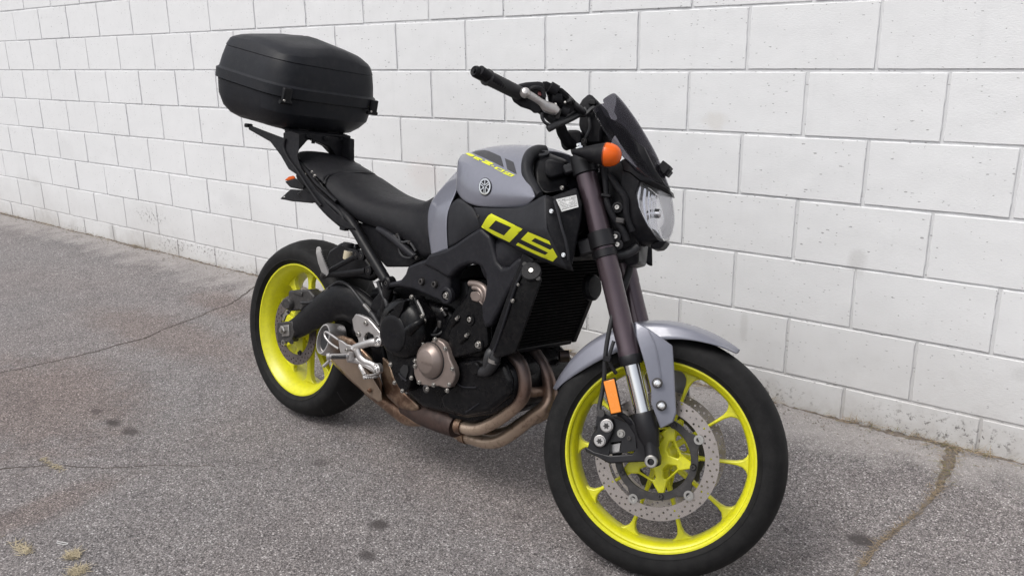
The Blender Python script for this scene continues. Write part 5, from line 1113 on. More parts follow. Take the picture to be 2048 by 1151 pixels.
tube('seat_piping', [(0.1965,-0.133,0.8416), (0.1891,-0.126,0.8537), (0.178,-0.11,0.8638), (0.1627,-0.085,0.8702), (0.1704,-0.06,0.8775), (0.2032,-0.038,0.8834), (0.2165,0.005,0.8848), (0.2194,0.03,0.8845), (0.2152,0.05,0.8833)], .0024, M_BLACKV, seat, seg=8, sm=5)
seat_core = plate('seat_base', [(-.07, .90), (.18, .87), (.30, .83), (.45, .80), (.60, .80), (.66, .83), (.69, .76), (.66, .70), (.52, .73), (.33, .75), (.20, .80), (-.05, .86), (-.07, .87)], -.095, .095, M_BLK, seat, bev=.01)
tp_ = plate('tail_panel', [(0.0163,0.9117), (0.0453,0.9053), (0.1145,0.8704), (0.1824,0.8302), (0.2622,0.7885), (0.3401,0.7421), (0.3944,0.6861), (0.3686,0.6866), (0.3306,0.7061), (0.2954,0.7262), (0.2156,0.775), (0.1493,0.8058), (0.0892,0.8298), (0.026,0.8715), (-0.0076,0.9078)], -.10, -.126, M_BLKS, BIKE, bev=.004)
c = dupl(tp_, Matrix.Scale(-1, 4, (0, 1, 0))); c.parent = BIKE
for pts in ([(0.0467,-0.13,0.8964), (0.1027,-0.134,0.8709), (0.1528,-0.137,0.8416), (0.2069,-0.139,0.8196), (0.2711,-0.139,0.7932)], [(0.0599,-0.13,0.8739), (0.12,-0.134,0.8407), (0.1838,-0.137,0.8131), (0.2446,-0.139,0.7862), (0.2942,-0.139,0.763), (0.3143,-0.139,0.7613)]):
    tube('tail_rib', pts, .0060, M_BLK, tp_, seg=8, sm=4)
bolt((0.1473,-0.138,0.8628), .0045, tp_); bolt((0.1312,-0.138,0.874), .0035, tp_); bolt((0.0918,-0.136,0.8623), .004, tp_)
sbt = tube('subframe_tube', [(0.2324,-0.13,0.7851), (0.2929,-0.133,0.7629), (0.3456,-0.136,0.7386), (0.4207,-0.14,0.6821), (0.4924,-0.143,0.6271), (0.5458,-0.146,0.5867)], [.013, .014, .016, .0165, .0165, .016], M_BLKS, BIKE, seg=16, sm=4)
c = dupl(sbt, Matrix.Scale(-1, 4, (0, 1, 0))); c.parent = BIKE
lathe('subframe_boss', [(.020, -.02), (.020, .004), (.015, .008), (.009, .008), (.008, .001), (0, .001)], (0.5552,-0.152,0.5828), (0, -1, 0), M_BLKS, sbt, seg=20)
bolt((0.5563,-0.153,0.5831), .007, sbt, M_BRBLK)
up_ = solid('side_panel', [(0.3184,-0.105,0.7394), (0.4432,-0.112,0.7336), (0.5356,-0.112,0.7213), (0.6122,-0.11,0.6932), (0.6498,-0.108,0.6661), (0.617,-0.105,0.6513), (0.6013,-0.105,0.6371), (0.4932,-0.105,0.619), (0.4109,-0.105,0.6597), (0.3624,-0.105,0.6937)],
           [(0.28,-0.075,0.7348), (0.4045,-0.08,0.7286), (0.4988,-0.08,0.716), (0.5791,-0.08,0.6877), (0.6196,-0.08,0.6606), (0.5895,-0.08,0.6461), (0.5736,-0.08,0.6317), (0.4639,-0.08,0.6133), (0.3803,-0.08,0.6547), (0.3311,-0.08,0.6892)], M_BLK, BIKE, bev=.004)
c = dupl(up_, Matrix.Scale(-1, 4, (0, 1, 0))); c.parent = BIKE
tube('rail', [(0.457,-0.118,0.7307), (0.5032,-0.12,0.721), (0.555,-0.122,0.7046), (0.606,-0.124,0.6849), (0.6357,-0.124,0.674)], [.010, .012, .013, .012, .010], M_FRAME, up_, seg=12)
tube('wire', [(0.5627,-0.128,0.7251), (0.5757,-0.13,0.7077), (0.5725,-0.13,0.684), (0.5918,-0.13,0.6675), (0.626,-0.13,0.6689), (0.6448,-0.128,0.6832)], .0030, M_HOSE, up_, seg=8, sm=5)
tube('wire', [(0.5378,-0.124,0.7217), (0.5792,-0.128,0.7081), (0.611,-0.126,0.7125), (0.6396,-0.124,0.6899)], .0040, M_HOSE, up_, seg=8, sm=5)
for q in ((0.558,-0.128,0.7253), (0.6121,-0.128,0.712), (0.6467,-0.126,0.672)): bolt(q, .0045, up_, M_BRBLK)
hug = plate('hugger', [(0.1796,0.6253), (0.2393,0.6597), (0.322,0.6462), (0.3626,0.6356), (0.4327,0.5806), (0.3967,0.5579), (0.3314,0.5551), (0.2379,0.5349), (0.1867,0.5524), (0.1617,0.5878)], -.06, -.09, M_BLKS, BIKE, bev=.01)
# tail lamp and number-plate bracket
tl = solid('tail_light', [(-0.1638,-0.045,0.8233), (-0.1391,-0.045,0.8384), (-0.1003,-0.05,0.8462), (-0.0851,-0.05,0.8362), (-0.1378,-0.045,0.8238)], [(-0.2623,0.02,0.8168), (-0.2367,0.02,0.8325), (-0.2189,0.03,0.8392), (-0.2031,0.03,0.8288), (-0.2353,0.02,0.8173)], M_ORANGE, BIKE, bev=.004)
solid('tail_cover', [(-0.1517,-0.05,0.8196), (-0.1305,-0.05,0.8261), (-0.0705,-0.06,0.8385), (0.0149,-0.08,0.8154), (-0.0139,-0.07,0.804), (-0.1104,-0.055,0.8031)], [(-0.2879,0.04,0.8104), (-0.2655,0.04,0.8173), (-0.2327,0.05,0.8283), (-0.2012,0.07,0.7993), (-0.2023,0.06,0.7893), (-0.2672,0.05,0.7913)], M_BLK, tl, bev=.004)
pbk = solid('plate_bracket', [(-0.1613,-0.06,0.7583), (-0.1031,-0.058,0.7978), (-0.0139,-0.07,0.804), (0.0919,-0.08,0.7881), (0.0573,-0.075,0.767), (-0.0795,-0.065,0.7591)], [(-0.1731,-0.05,0.7554), (-0.1205,-0.045,0.7928), (-0.0424,-0.05,0.7973), (0.0644,-0.06,0.7813), (0.0363,-0.06,0.7628), (-0.0986,-0.052,0.755)], M_BLK, BIKE, bev=.002)
lathe('bracket_hole', [(.005, 0), (.005, .0006), (0, .0006)], (-0.1349,-0.06,0.7647), (0, -1, 0), M_WHITE, pbk, seg=10)
solid('plate_bracket_shelf', [(-0.1564,-0.062,0.7569), (-0.0779,-0.066,0.7579), (0.0438,-0.076,0.7664), (0.0581,-0.076,0.7736), (-0.0786,-0.066,0.7651)], [(-0.3732,0.08,0.737), (-0.2946,0.08,0.7374), (-0.1777,0.08,0.7452), (-0.1621,0.08,0.7531), (-0.2953,0.08,0.7452)], M_BLK, pbk, bev=.002)
# rack that carries the top case
rck = solid('rack', [(-0.4051,-0.15,0.933), (-0.3066,-0.15,0.9254), (-0.2039,-0.15,0.9208), (-0.142,-0.15,0.9184), (-0.0623,-0.152,0.9085), (0.0356,-0.152,0.9263), (0.0696,-0.154,0.9117), (0.0927,-0.155,0.8755), (0.1393,-0.157,0.8333), (0.1809,-0.158,0.7998), (0.2465,-0.158,0.7532), (0.3137,-0.156,0.7285), (0.3474,-0.154,0.7279), (0.3388,-0.154,0.7155), (0.2881,-0.156,0.7171), (0.2413,-0.158,0.736), (0.1639,-0.158,0.7771), (0.1032,-0.156,0.8172), (0.0449,-0.154,0.8566), (-0.0155,-0.152,0.9055), (-0.0496,-0.151,0.9247), (-0.1395,-0.15,0.9363), (-0.2397,-0.15,0.9478), (-0.3968,-0.15,0.9429)] if False else
    [(-0.2554,-0.14,0.9896), (-0.2516,-0.14,1.0056), (-0.1299,-0.142,0.9871), (-0.0314,-0.144,0.9729), (-0.0329,-0.144,0.99), (0.0046,-0.144,0.9963), (0.0572,-0.144,0.9907), (0.0618,-0.144,0.9404), (0.0586,-0.148,0.9187), (0.0898,-0.152,0.8829), (0.1761,-0.156,0.8276), (0.2421,-0.158,0.7847), (0.3021,-0.158,0.7588), (0.3941,-0.156,0.7258), (0.3914,-0.156,0.7214), (0.3523,-0.158,0.7184), (0.3009,-0.16,0.7301), (0.233,-0.16,0.7651), (0.1596,-0.158,0.8071), (0.0947,-0.156,0.8535), (0.0231,-0.154,0.873), (-0.0324,-0.15,0.9142), (-0.1049,-0.146,0.9553), (-0.1856,-0.142,0.973)],
    [(-0.272,-0.13,0.9896), (-0.2682,-0.13,1.0057), (-0.1458,-0.132,0.9871), (-0.0467,-0.134,0.9728), (-0.0482,-0.134,0.99), (-0.0105,-0.134,0.9963), (0.0425,-0.134,0.9907), (0.0471,-0.134,0.94), (0.0438,-0.138,0.9183), (0.0752,-0.142,0.8822), (0.162,-0.146,0.8265), (0.2284,-0.148,0.7834), (0.2888,-0.148,0.7573), (0.3814,-0.146,0.7241), (0.3786,-0.146,0.7197), (0.3393,-0.148,0.7166), (0.2876,-0.15,0.7284), (0.2192,-0.15,0.7636), (0.1454,-0.148,0.8059), (0.0801,-0.146,0.8526), (0.0081,-0.144,0.8723), (-0.0478,-0.14,0.9137), (-0.1207,-0.136,0.9551), (-0.2018,-0.132,0.9729)], M_BLK, BIKE, bev=.002)
tube('rack_rib', [(-0.0137,-0.148,0.9715), (-0.0154,-0.15,0.9391), (0.0201,-0.154,0.907), (0.0775,-0.158,0.8731), (0.1648,-0.162,0.8138), (0.2273,-0.164,0.7747)], .0040, M_BLK, rck, seg=8, sm=4)
plate('tail_body', [(-0.0633,0.8492), (-0.044,0.8767), (-0.0155,0.9011), (0.0763,0.8779), (0.1269,0.8048), (0.0866,0.7702), (0.0425,0.7654), (-0.0106,0.7641), (-0.0514,0.7867), (-0.0146,0.8082), (-0.0517,0.8337)], -.07, .07, M_BLKS, BIKE, bev=.006)
c = dupl(rck, Matrix.Translation((0, -.062, 0)) @ Matrix.Scale(-1, 4, (0, 1, 0))); c.parent = BIKE
tube('rack_stay', [(0.1769,-0.156,0.7973), (0.2231,-0.152,0.7671), (0.2608,-0.148,0.7467), (0.3136,-0.146,0.7285), (0.3351,-0.144,0.719)], [.010, .010, .010, .012, .010], M_BLK, rck, seg=10)
tube('rack_stay', [(0.1856,-0.148,0.8088), (0.2406,-0.146,0.7857), (0.3012,-0.144,0.7597), (0.3339,-0.144,0.7311)], .009, M_BLK, rck, seg=10)
box('rack_foot', (0.3303,-0.148,0.7205), (.03, .016, .022), M_BLK, rck, bev=.003)
cbp = [(0,-0.141,0.9963), (0,-0.1055,0.9958), (0,-0.0165,0.9968), (0,0.0889,0.9869), (0,0.1032,0.9638), (0,0.1104,0.9299), (0,0.0947,0.9107), (0,0.0514,0.9255), (0,0.0245,0.954), (0,-0.0143,0.9647), (0,-0.0576,0.976), (0,-0.0703,0.9707), (0,-0.0994,0.9391), (0,-0.1144,0.9338), (0,-0.1347,0.9755)]
solid('rack_crossbar', cbp, [(p[0]-.035, p[1], p[2]+.004) for p in cbp], M_BLK, rck, bev=.003)
for y in (-.07, 0, .07): box('rack_rail', (-.17, y, 1.013), (.36, .018, .014), M_BLK, rck, rot=Matrix.Rotation(R(9.5), 3, 'Y'), bev=.003)
bpl = box('rack_plate', (-.16, 0, 1.020), (.30, .24, .010), M_BLK, rck, rot=Matrix.Rotation(R(9.5), 3, 'Y'), bev=.004)
box('rack_end', (-0.2648,-0.135,1.0027), (.022, .024, .014), M_BLK, rck, bev=.004)
lathe('rack_knob', [(.006, -.01), (.006, .006), (0, .006)], (0.0034,-0.05,0.9689), (0, 0, -1), M_BLKS, rck, seg=10)

# ---- pegs, rearset, reservoir
pb_ = tube('peg_bracket', [(0.2473,-0.15,0.5589), (0.316,-0.148,0.5972), (0.3903,-0.145,0.6366)], [.010, .008, .009], M_BLKS, BIKE, seg=12, flat=.6, updir=(0, 0, 1))
tube('peg_bracket_arm', [(0.2509,-0.15,0.5574), (0.3421,-0.146,0.5765), (0.4418,-0.145,0.6011)], [.011, .009, .009], M_BLKS, pb_, seg=12, flat=.6, updir=(0, 0, 1))
for q in ((0.3985,-0.148,0.6448), (0.4254,-0.148,0.6436), (0.4638,-0.148,0.6056)):
    lathe('bracket_eye', [(.0145, -.006), (.0145, .004), (.010, .005), (.006, .005), (.005, -.002), (0, -.002)], q, (0, -1, 0), M_BLKS, pb_, seg=18)
    bolt(q, .0055, pb_, M_BRBLK)
pgn = [(0.276,-0.21,0.6465), (0.2822,-0.21,0.6535), (0.2914,-0.21,0.6561), (0.2997,-0.208,0.6532), (0.2904,-0.185,0.6152), (0.2823,-0.16,0.5819), (0.271,-0.158,0.5716), (0.2541,-0.16,0.5605), (0.2557,-0.17,0.5801), (0.2622,-0.19,0.611)]
pg = solid('passenger_peg', pgn, [(p[0]-.004, p[1]+.004, p[2]-.016) for p in pgn], M_PEG, BIKE, bev=.003)
tube('peg_shaft', [(0.2411,-0.15,0.5515), (0.2578,-0.158,0.5652)], .011, M_BRBLK, pg, seg=12)
for k in range(8):
    t = .05+k*.12; q = Vector((0.2742,-0.158,0.5805))*(1-t)+Vector((0.2992,-0.205,0.6437))*t
    box('peg_tooth', tuple(q+Vector((.004, -.002, .002))), (.008, .006, .0055), M_RUB, pg, bev=.001)
pass
rs = lathe('brake_reservoir', [(.0, -.014), (.0150, -.014), (.0158, -.010), (.0160, .012), (.0, .012)], (0.3302,-0.125,0.6318), (.05, .10, 1), M_FLUID, BIKE, seg=24)
lathe('reservoir_cap', [(.0165, -.006), (.0182, -.005), (.0182, .006), (.0170, .009), (0, .009)], (0.3272,-0.125,0.6611), (.05, .10, 1), M_BLK, rs, seg=24)
box('reservoir_clip', (0.3727,-0.125,0.6648), (.008, .02, .016), M_BLK, rs, bev=.002)
pedal = None
rsb = plate('footrest_plate', [(0.4494,0.4536), (0.4662,0.4752), (0.4849,0.4758), (0.5243,0.4731), (0.5477,0.4626), (0.5825,0.4438), (0.5862,0.4315), (0.5734,0.4287), (0.56,0.4231), (0.5336,0.4041), (0.5141,0.3944), (0.4861,0.3828), (0.4868,0.3964), (0.4793,0.4082), (0.4607,0.4258)], -.176, -.190, M_ALU, BIKE, bev=.004, holes=[[(0.5101,0.4123), (0.5151,0.424), (0.5306,0.4326), (0.5534,0.4283), (0.5559,0.4236), (0.5366,0.4141), (0.5133,0.4023)]])
for q in ((0.5186,-0.19,0.4574), (0.488,-0.19,0.4174)): bolt(q, .0075, rsb, M_STEEL)
hng = tube('footrest_hanger', [(0.5689,-0.188,0.4104), (0.553,-0.196,0.4064), (0.5227,-0.2,0.3935), (0.4915,-0.202,0.3787), (0.4844,-0.204,0.3706)], [.014, .011, .011, .011, .012], M_ALU, rsb, seg=14, flat=.7, updir=(0, 0, 1))
tube('footrest_hanger', [(0.5008,-0.204,0.3743), (0.5126,-0.202,0.3554), (0.5335,-0.198,0.3438), (0.5573,-0.194,0.3423), (0.5793,-0.19,0.3352)], [.012, .0115, .011, .010, .012], M_ALU, rsb, seg=14, flat=.7, updir=(0, 0, 1))
tube('footrest_hanger', [(0.4626,-0.204,0.3358), (0.5017,-0.202,0.3407), (0.5385,-0.198,0.3357), (0.5782,-0.19,0.327)], [.010, .010, .009, .011], M_ALU, rsb, seg=14, flat=.7, updir=(0, 0, 1))
for q in ((0.5837,-0.192,0.4181), (0.5866,-0.192,0.3346)):
    lathe('hanger_eye', [(.0165, -.008), (.0165, .005), (.013, .006), (.0115, .0), (0, .0)], q, (0, -1, 0), M_ALU, rsb, seg=24)
    bolt((q[0], q[1]-.001, q[2]), .0070, rsb, M_CHROM)
rp = tube('rider_peg', [(0.4776,-0.215,0.3509), (0.48,-0.225,0.3519), (0.449,-0.262,0.3484)], [.0085, .0085, .0085], M_ALU, BIKE, seg=14)
lathe('peg_tip', [(.0115, -.004), (.0115, .004), (.009, .006), (0, .006)], (0.4468,-0.266,0.3483), tuple(Vector((0.449,-0.262,0.3484))-Vector((0.48,-0.225,0.3519))), M_ALU, rp, seg=16)
for dz in (-.0045, 0, .0045):
    a = Vector((0.4823,-0.23,0.353))+Vector((0.001, 0, dz)); b = Vector((0.4532,-0.262,0.3496))+Vector((0.001, 0, dz))
    tube('peg_rib', [tuple(a+Vector((.006, -.004, 0))), tuple(b+Vector((.006, -.004, 0)))], .0016, M_BLK, rp, seg=6)
lathe('peg_pivot', [(.012, -.012), (.012, .012), (0, .012)], (0.4861,-0.212,0.3526), (0, 0, 1), M_ALU, rp, seg=16)
bolt((0.4679,-0.215,0.3667), .006, rp, M_STEEL)
tube('peg_feeler', [(0.4447,-0.258,0.3369), (0.4342,-0.262,0.3228), (0.424,-0.264,0.3126)], [.0045, .0045, .0055], M_ALU, rp, seg=10)
hg = tube('heel_guard', [(0.4051,-0.2,0.3822), (0.371,-0.198,0.3882), (0.3387,-0.196,0.3922), (0.3279,-0.196,0.3871), (0.335,-0.197,0.3747), (0.366,-0.199,0.3623), (0.4091,-0.201,0.3557)], .0040, M_ALU, BIKE, seg=10, sm=5)
plate('heel_plate', [(0.4067,0.385), (0.4263,0.3844), (0.4484,0.3785), (0.4821,0.3807), (0.4832,0.3702), (0.4586,0.3618), (0.462,0.3491), (0.4431,0.346), (0.4215,0.3451), (0.4159,0.3575)], -.197, -.204, M_ALU, hg, bev=.002)
bp = tube('brake_pedal', [(0.5171,-0.2,0.3281), (0.5382,-0.206,0.3166), (0.5593,-0.214,0.3097)], [.008, .007, .007], M_ALU, BIKE, seg=12)
V = []
pp0 = Vector((0.5944,-0.225,0.3174))
for k in range(5):
    for r_ in (0, 1):
        box('pedal_tooth', tuple(Vector((0.5776,-0.222,0.308))*(1-k/4)+Vector((0.6162,-0.222,0.3204))*(k/4)+Vector((0, 0, .0)) if r_ == 0 else Vector((0.5826,-0.222,0.318))*(1-k/4)+Vector((0.6115,-0.222,0.327))*(k/4)), (.0035, .022, .0045), M_ALU, bp, bev=.001)
tube('pedal_pad', [(0.5655,-0.222,0.3076), (0.5911,-0.222,0.313), (0.6186,-0.222,0.3231)], [.006, .0035, .0035], M_ALU, bp, seg=10)
tube('brake_line', [(0.5001,-0.14,0.5786), (0.5184,-0.14,0.5499), (0.5479,-0.145,0.5279), (0.563,-0.145,0.4992)], .007, M_HOSE, BIKE, seg=10)
tube('brake_line', [(0.5064,-0.165,0.4838), (0.5192,-0.165,0.4784), (0.5371,-0.165,0.4634), (0.5503,-0.165,0.4529)], .008, M_HOSE, BIKE, seg=10)

# ---- top case: a thing of its own, latched onto the rack
TC = bpy.data.objects.new('top_case', None); COL.objects.link(TC)
tilt = R(9.2)
TCM = BIKE.matrix_world @ Matrix.Translation((-.182, .004, 1.138)) @ Matrix.Rotation(tilt, 4, 'Y')
TC.matrix_world = TCM
TC['label'] = 'large black plastic luggage box mounted on the rack behind the motorcycle seat'; TC['category'] = 'luggage box'
def rrect(a, b, n=72, ex=4.2, taper=0.0, cx=0.0):
    out = []
    for k in range(n):
        t = 2*math.pi*k/n; c_, s_ = math.cos(t), math.sin(t)
        x = math.copysign(abs(c_)**(2/ex), c_)*a; y = math.copysign(abs(s_)**(2/ex), s_)*b
        out.append((cx+x, y*(1+taper*x/a)))
    return out
def stack(name, secs, mat, parent, auto=28, tilt_top=0.0):
    V = []; F = []; n = 72
    for s_ in secs:
        z, a, b = s_[:3]; ex = s_[3] if len(s_) > 3 else 4.2; cx = s_[4] if len(s_) > 4 else 0; sh = s_[5] if len(s_) > 5 else 0
        hh = min(1, max(0, (z-.112)/.05)); V += [(x, y, z+sh*min(0, x)-.10*hh*max(0, x)+(.11*min(0, x+.02) if z < -.07 else 0)+hh*(min(.036*(y+.2)/.22, .036-.15*(y-.02))-.006)) for x, y in rrect(a, b, n, ex, -0.05, cx)]
    for i in range(len(secs)-1):
        for k in range(n): l = (k+1) % n; F.append((i*n+k, i*n+l, (i+1)*n+l, (i+1)*n+k))
    F.append(tuple(range(n-1, -1, -1))); F.append(tuple((len(secs)-1)*n+k for k in range(n)))
    return link(name, fixn(mesh(name, V, F)), mat, parent, auto=auto)
lid = stack('lid', [(-.002, .222, .229, 5), (.030, .224, .230, 5), (.034, .219, .225, 5), (.037, .2155, .2225, 5), (.070, .211, .218, 5), (.105, .204, .211, 5), (.108, .2025, .2095, 5), (.111, .204, .211, 5), (.140, .194, .202, 5, -.002, .02), (.150, .187, .196, 4.8, -.004, .04), (.162, .168, .178, 4.4, -.008, .07), (.165, .158, .168, 4.2, -.009, .08), (.166, .13, .14, 4, -.010, .08), (.166, .10, .108, 4, -.010, .08), (.166, .07, .076, 4, -.010, .08), (.166, .04, .045, 4, -.010, .08), (.166, .012, .014, 3, -.010, .08)], M_CASE, TC, auto=18)
tub = stack('tub', [(-.006, .215, .222, 5), (-.055, .207, .216, 5), (-.080, .190, .203, 4.6), (-.104, .166, .182, 4.4, -.002), (-.118, .136, .155, 4, -.004), (-.124, .11, .12, 3.6, -.006)], M_CASE, TC, auto=22)
stack('seam', [(-.008, .213, .214), (.004, .213, .214)], M_BLACKV, TC)
for y in (-.186, .170):
    h_ = box('hinge', (.217, y, .004), (.016, .030, .052), M_BLKS, TC, bev=.004)
    tube('hinge_pin', [(.219, y-.024, -.016), (.219, y+.018, -.016)], .0070, M_BLKS, h_, seg=12)
    lathe('hinge_rivet', [(.004, 0), (.003, .002), (0, .002)], (.2255, y-.012, -.010), (1, 0, 0), M_STEEL, h_, seg=10)
# soft raised ribs on the lid's flank and pads below
for yy, xx in ((-.06, .145), (.06, .145)):
    box('foot_pad', (xx-.005, yy, -.108), (.04, .05, .012), M_BLKS, tub, bev=.004)
lk = box('lock', (-.200, 0, .0), (.02, .07, .05), M_BLKS, TC, bev=.005)

# ---- steered front end (all in the straight-ahead frame, then turned with the fork)
AXD = Vector((-.4099, 0, .9121))
FA = Vector((1.444, 0, .300))
def fpt(d, y, off=0): return tuple(FA+AXD*d+Vector((0, y, 0))+Vector((.9121, 0, .4099))*off)
for s in (-1, 1):
    y = s*.105
    fk = fr(lathe('fork_leg', [(.0262, .236), (.0268, .240), (.0268, .268), (.0256, .274), (.0256, .440), (.0265, .445), (.0265, .60), (.0265, .758), (.0, .758)], (1.444, y, .300), AXD, M_FORK, BIKE, seg=40))
    fk['label'] = 'near fork leg with orange reflector' if s < 0 else 'far fork leg'
    lathe('dust_seal', [(.0215, .230), (.0260, .230), (.0280, .238), (.0280, .250), (.0268, .254)], (1.444, y, .300), AXD, M_FORKB, fk, seg=40)
    lathe('stanchion', [(.0205, .09), (.0205, .26)], (1.444, y, .300), AXD, M_CHROM, fk, seg=40)
    lathe('axle_sleeve', [(.0, .030), (.019, .030), (.0215, .045), (.0262, .060), (.0275, .085), (.0275, .112), (.0255, .116), (.0215, .116)], (1.444, y, .300), AXD, M_FORKB, fk, seg=32)
    tube('axle_lug', [fpt(.07, y, .0), fpt(.04, y, .0), fpt(.0, y*1.03, -.003), fpt(-.012, y*1.03, -.003)], [.024, .022, .025, .021], M_FORKB, fk, seg=20, flat=.75, updir=(0, 1, 0), sm=5)
    lathe('axle_nut', [(.0150, -.004), (.0150, .006), (.0125, .008), (.0082, .008), (.0082, .001), (0, .001)], (1.44, y+s*.022, .300), (0, s, 0), M_STEEL, fk, seg=24, rot=.3)
    for d0, d1, r_ in ((.495, .516, .0300), (.520, .562, .0325)):
        lathe('clamp_ring', [(.0255, d0), (r_, d0+.002), (r_, d1-.002), (.0255, d1)], (1.444, y, .300), AXD, M_FORKB, fk, seg=36)
    lathe('clamp_ring', [(.0262, .706), (.0318, .709), (.0318, .742), (.0300, .756), (.0262, .757)], (1.444, y, .300), AXD, M_FORKB, fk, seg=36)
    lathe('fork_cap', [(.0180, .755), (.0180, .760), (.0120, .762), (.0120, .778), (.0080, .781), (.0080, .787), (0, .787)], (1.444, y, .300), AXD, M_CHROM, fk, seg=8)
def fbox(name, d, off, y, size, mat, parent, bev=.006):
    """box lined up with the fork; size = (fore-aft, lateral, along the fork)"""
    rot = Matrix(((.9121, 0, -.4099), (0, 1, 0), (.4099, 0, .9121)))
    return box(name, fpt(d, y, off), size, mat, parent, rot=rot, bev=bev)
lc = fr(fbox('lower_clamp', .535, -.03, 0, (.070, .215, .042), M_FORKB, BIKE)); uc = fr(fbox('upper_clamp', .735, -.025, 0, (.060, .215, .026), M_FORKB, BIKE))
lathe('stem_nut', [(.018, 0), (.018, .016), (.010, .018), (0, .018)], fpt(.745, 0, -.04), AXD, M_FORKB, uc, seg=6)
# brake calipers and their arms (right as seen, left mirrored)
def caliper():
    cb = plate('caliper', [(1.2873,0.3691), (1.2951,0.3806), (1.3214,0.3802), (1.3418,0.3753), (1.3749,0.3702), (1.3886,0.3481), (1.3984,0.3124), (1.3658,0.2981), (1.3369,0.2878), (1.3312,0.2832), (1.2945,0.2774), (1.279,0.2897), (1.2833,0.3198), (1.2899,0.3375)], -.062, -.104, M_FORKB, BIKE, bev=.006, seg=3,
               holes=[[(1.3327,0.3156), (1.3576,0.3248), (1.359,0.2996), (1.3366,0.2893)]])
    plate('caliper_body', [(1.2975,0.3606), (1.3107,0.3738), (1.3285,0.3741), (1.3371,0.3571), (1.3353,0.3376), (1.3294,0.3172), (1.3208,0.3024), (1.3055,0.297), (1.2916,0.3049), (1.2891,0.3234), (1.2962,0.3379)], -.098, -.119, M_FORKB, cb, bev=.005, seg=3)
    for q, r_ in (((1.3192,-0.119,0.3555), .0140), ((1.3093,-0.119,0.3163), .0128)):
        lathe('piston_cap', [(r_*1.12, -.002), (r_*1.12, .001), (r_, .0015), (r_*.92, .004), (0, .0042)], q, (0, -1, 0), M_ALU, cb, seg=28)
        st = [(q[0]+rr*math.cos(R(60*k+30*j)+.2), q[2]+rr*math.sin(R(60*k+30*j)+.2)) for k in range(6) for j, rr in ((0, r_*.60), (1, r_*.34))]
        plate('cap_socket', st, q[1]-.0040, q[1]-.0052, M_BRBLK, cb, bev=0)
    bolt((1.354,-0.106,0.3431), .0075, cb, M_STEEL); bolt((1.3754,-0.106,0.3368), .0045, cb, M_BRBLK)
    plate('brake_pad', [(1.3311,0.3084), (1.3537,0.3187), (1.3548,0.2949), (1.3335,0.2864)], -.070, -.088, M_ALU, cb, bev=.001)
    solid('caliper_arm', [(1.3507,-0.112,0.3944), (1.3757,-0.116,0.3848), (1.4043,-0.12,0.3543), (1.4202,-0.118,0.3171), (1.43,-0.116,0.2958), (1.3723,-0.112,0.2777), (1.3399,-0.11,0.2671), (1.3138,-0.108,0.2737), (1.2774,-0.106,0.2805), (1.2728,-0.106,0.2923), (1.2984,-0.108,0.2859), (1.338,-0.11,0.2863), (1.39,-0.112,0.3026), (1.3994,-0.112,0.3206), (1.3878,-0.112,0.3493), (1.368,-0.112,0.3699), (1.3499,-0.112,0.3816)],
          [(1.3475,-0.096,0.3921), (1.3727,-0.1,0.3824), (1.4008,-0.1,0.351), (1.4172,-0.1,0.3139), (1.4271,-0.098,0.2923), (1.3689,-0.094,0.2741), (1.3362,-0.092,0.2634), (1.3098,-0.09,0.27), (1.2736,-0.09,0.2773), (1.269,-0.09,0.2892), (1.2947,-0.092,0.2828), (1.3347,-0.094,0.2832), (1.3871,-0.096,0.2996), (1.3966,-0.096,0.3178), (1.3848,-0.096,0.3467), (1.3649,-0.096,0.3674), (1.3466,-0.096,0.3792)], M_FORKB, cb, bev=.003)
    tube('bleed_screw', [(1.2948,-0.112,0.3369), (1.2895,-0.114,0.3455)], .0035, M_BRBLK, cb, seg=8)
    return cb
cR = fr(caliper())
def mirror_tree(o, par):
    c = o.copy(); COL.objects.link(c); c.parent = par
    return c
cL = cR.copy(); COL.objects.link(cL); cL.matrix_local = FRONT @ Matrix.Scale(-1, 4, (0, 1, 0))
for ch in list(cR.children): q_ = ch.copy(); COL.objects.link(q_); q_.parent = cL
# reflector on its bracket
rf = fr(solid('reflector_bracket', [(1.2907,-0.128,0.4598), (1.3209,-0.128,0.4745), (1.3544,-0.128,0.3943), (1.3263,-0.128,0.3835)], [(1.2884,-0.118,0.4587), (1.3188,-0.118,0.4734), (1.3523,-0.118,0.3928), (1.3241,-0.118,0.382)], M_BLK, BIKE, bev=.001))
solid('reflector', [(1.2955,-0.133,0.4586), (1.3196,-0.133,0.4707), (1.351,-0.133,0.3978), (1.3274,-0.133,0.3874)], [(1.2941,-0.127,0.4579), (1.3183,-0.127,0.47), (1.3498,-0.127,0.3969), (1.3261,-0.127,0.3865)], M_REFL, rf, bev=.0015)
tube('reflector_stay', [(1.3406,-0.12,0.3897), (1.356,-0.115,0.3864), (1.3768,-0.11,0.3718)], .006, M_BLK, rf, seg=8)
hs1 = fr(tube('front_brake_hose', [(1.2711,-0.1,0.7164), (1.2841,-0.115,0.6501), (1.2847,-0.122,0.5938), (1.2845,-0.122,0.5488), (1.2866,-0.12,0.5098), (1.2911,-0.114,0.4653), (1.2923,-0.112,0.4314), (1.2921,-0.114,0.3976), (1.2972,-0.118,0.3822)], .0056, M_HOSE, BIKE, seg=12, sm=5))
fr(tube('front_brake_hose', [(1.3014,-0.128,0.5579), (1.2975,-0.128,0.5179), (1.3052,-0.12,0.4967), (1.317,-0.11,0.4818)], .0045, M_HOSE, BIKE, seg=10))
box('hose_clip', (1.2952,-0.134,0.5132), (.018, .012, .014), M_BLK, hs1, bev=.002)
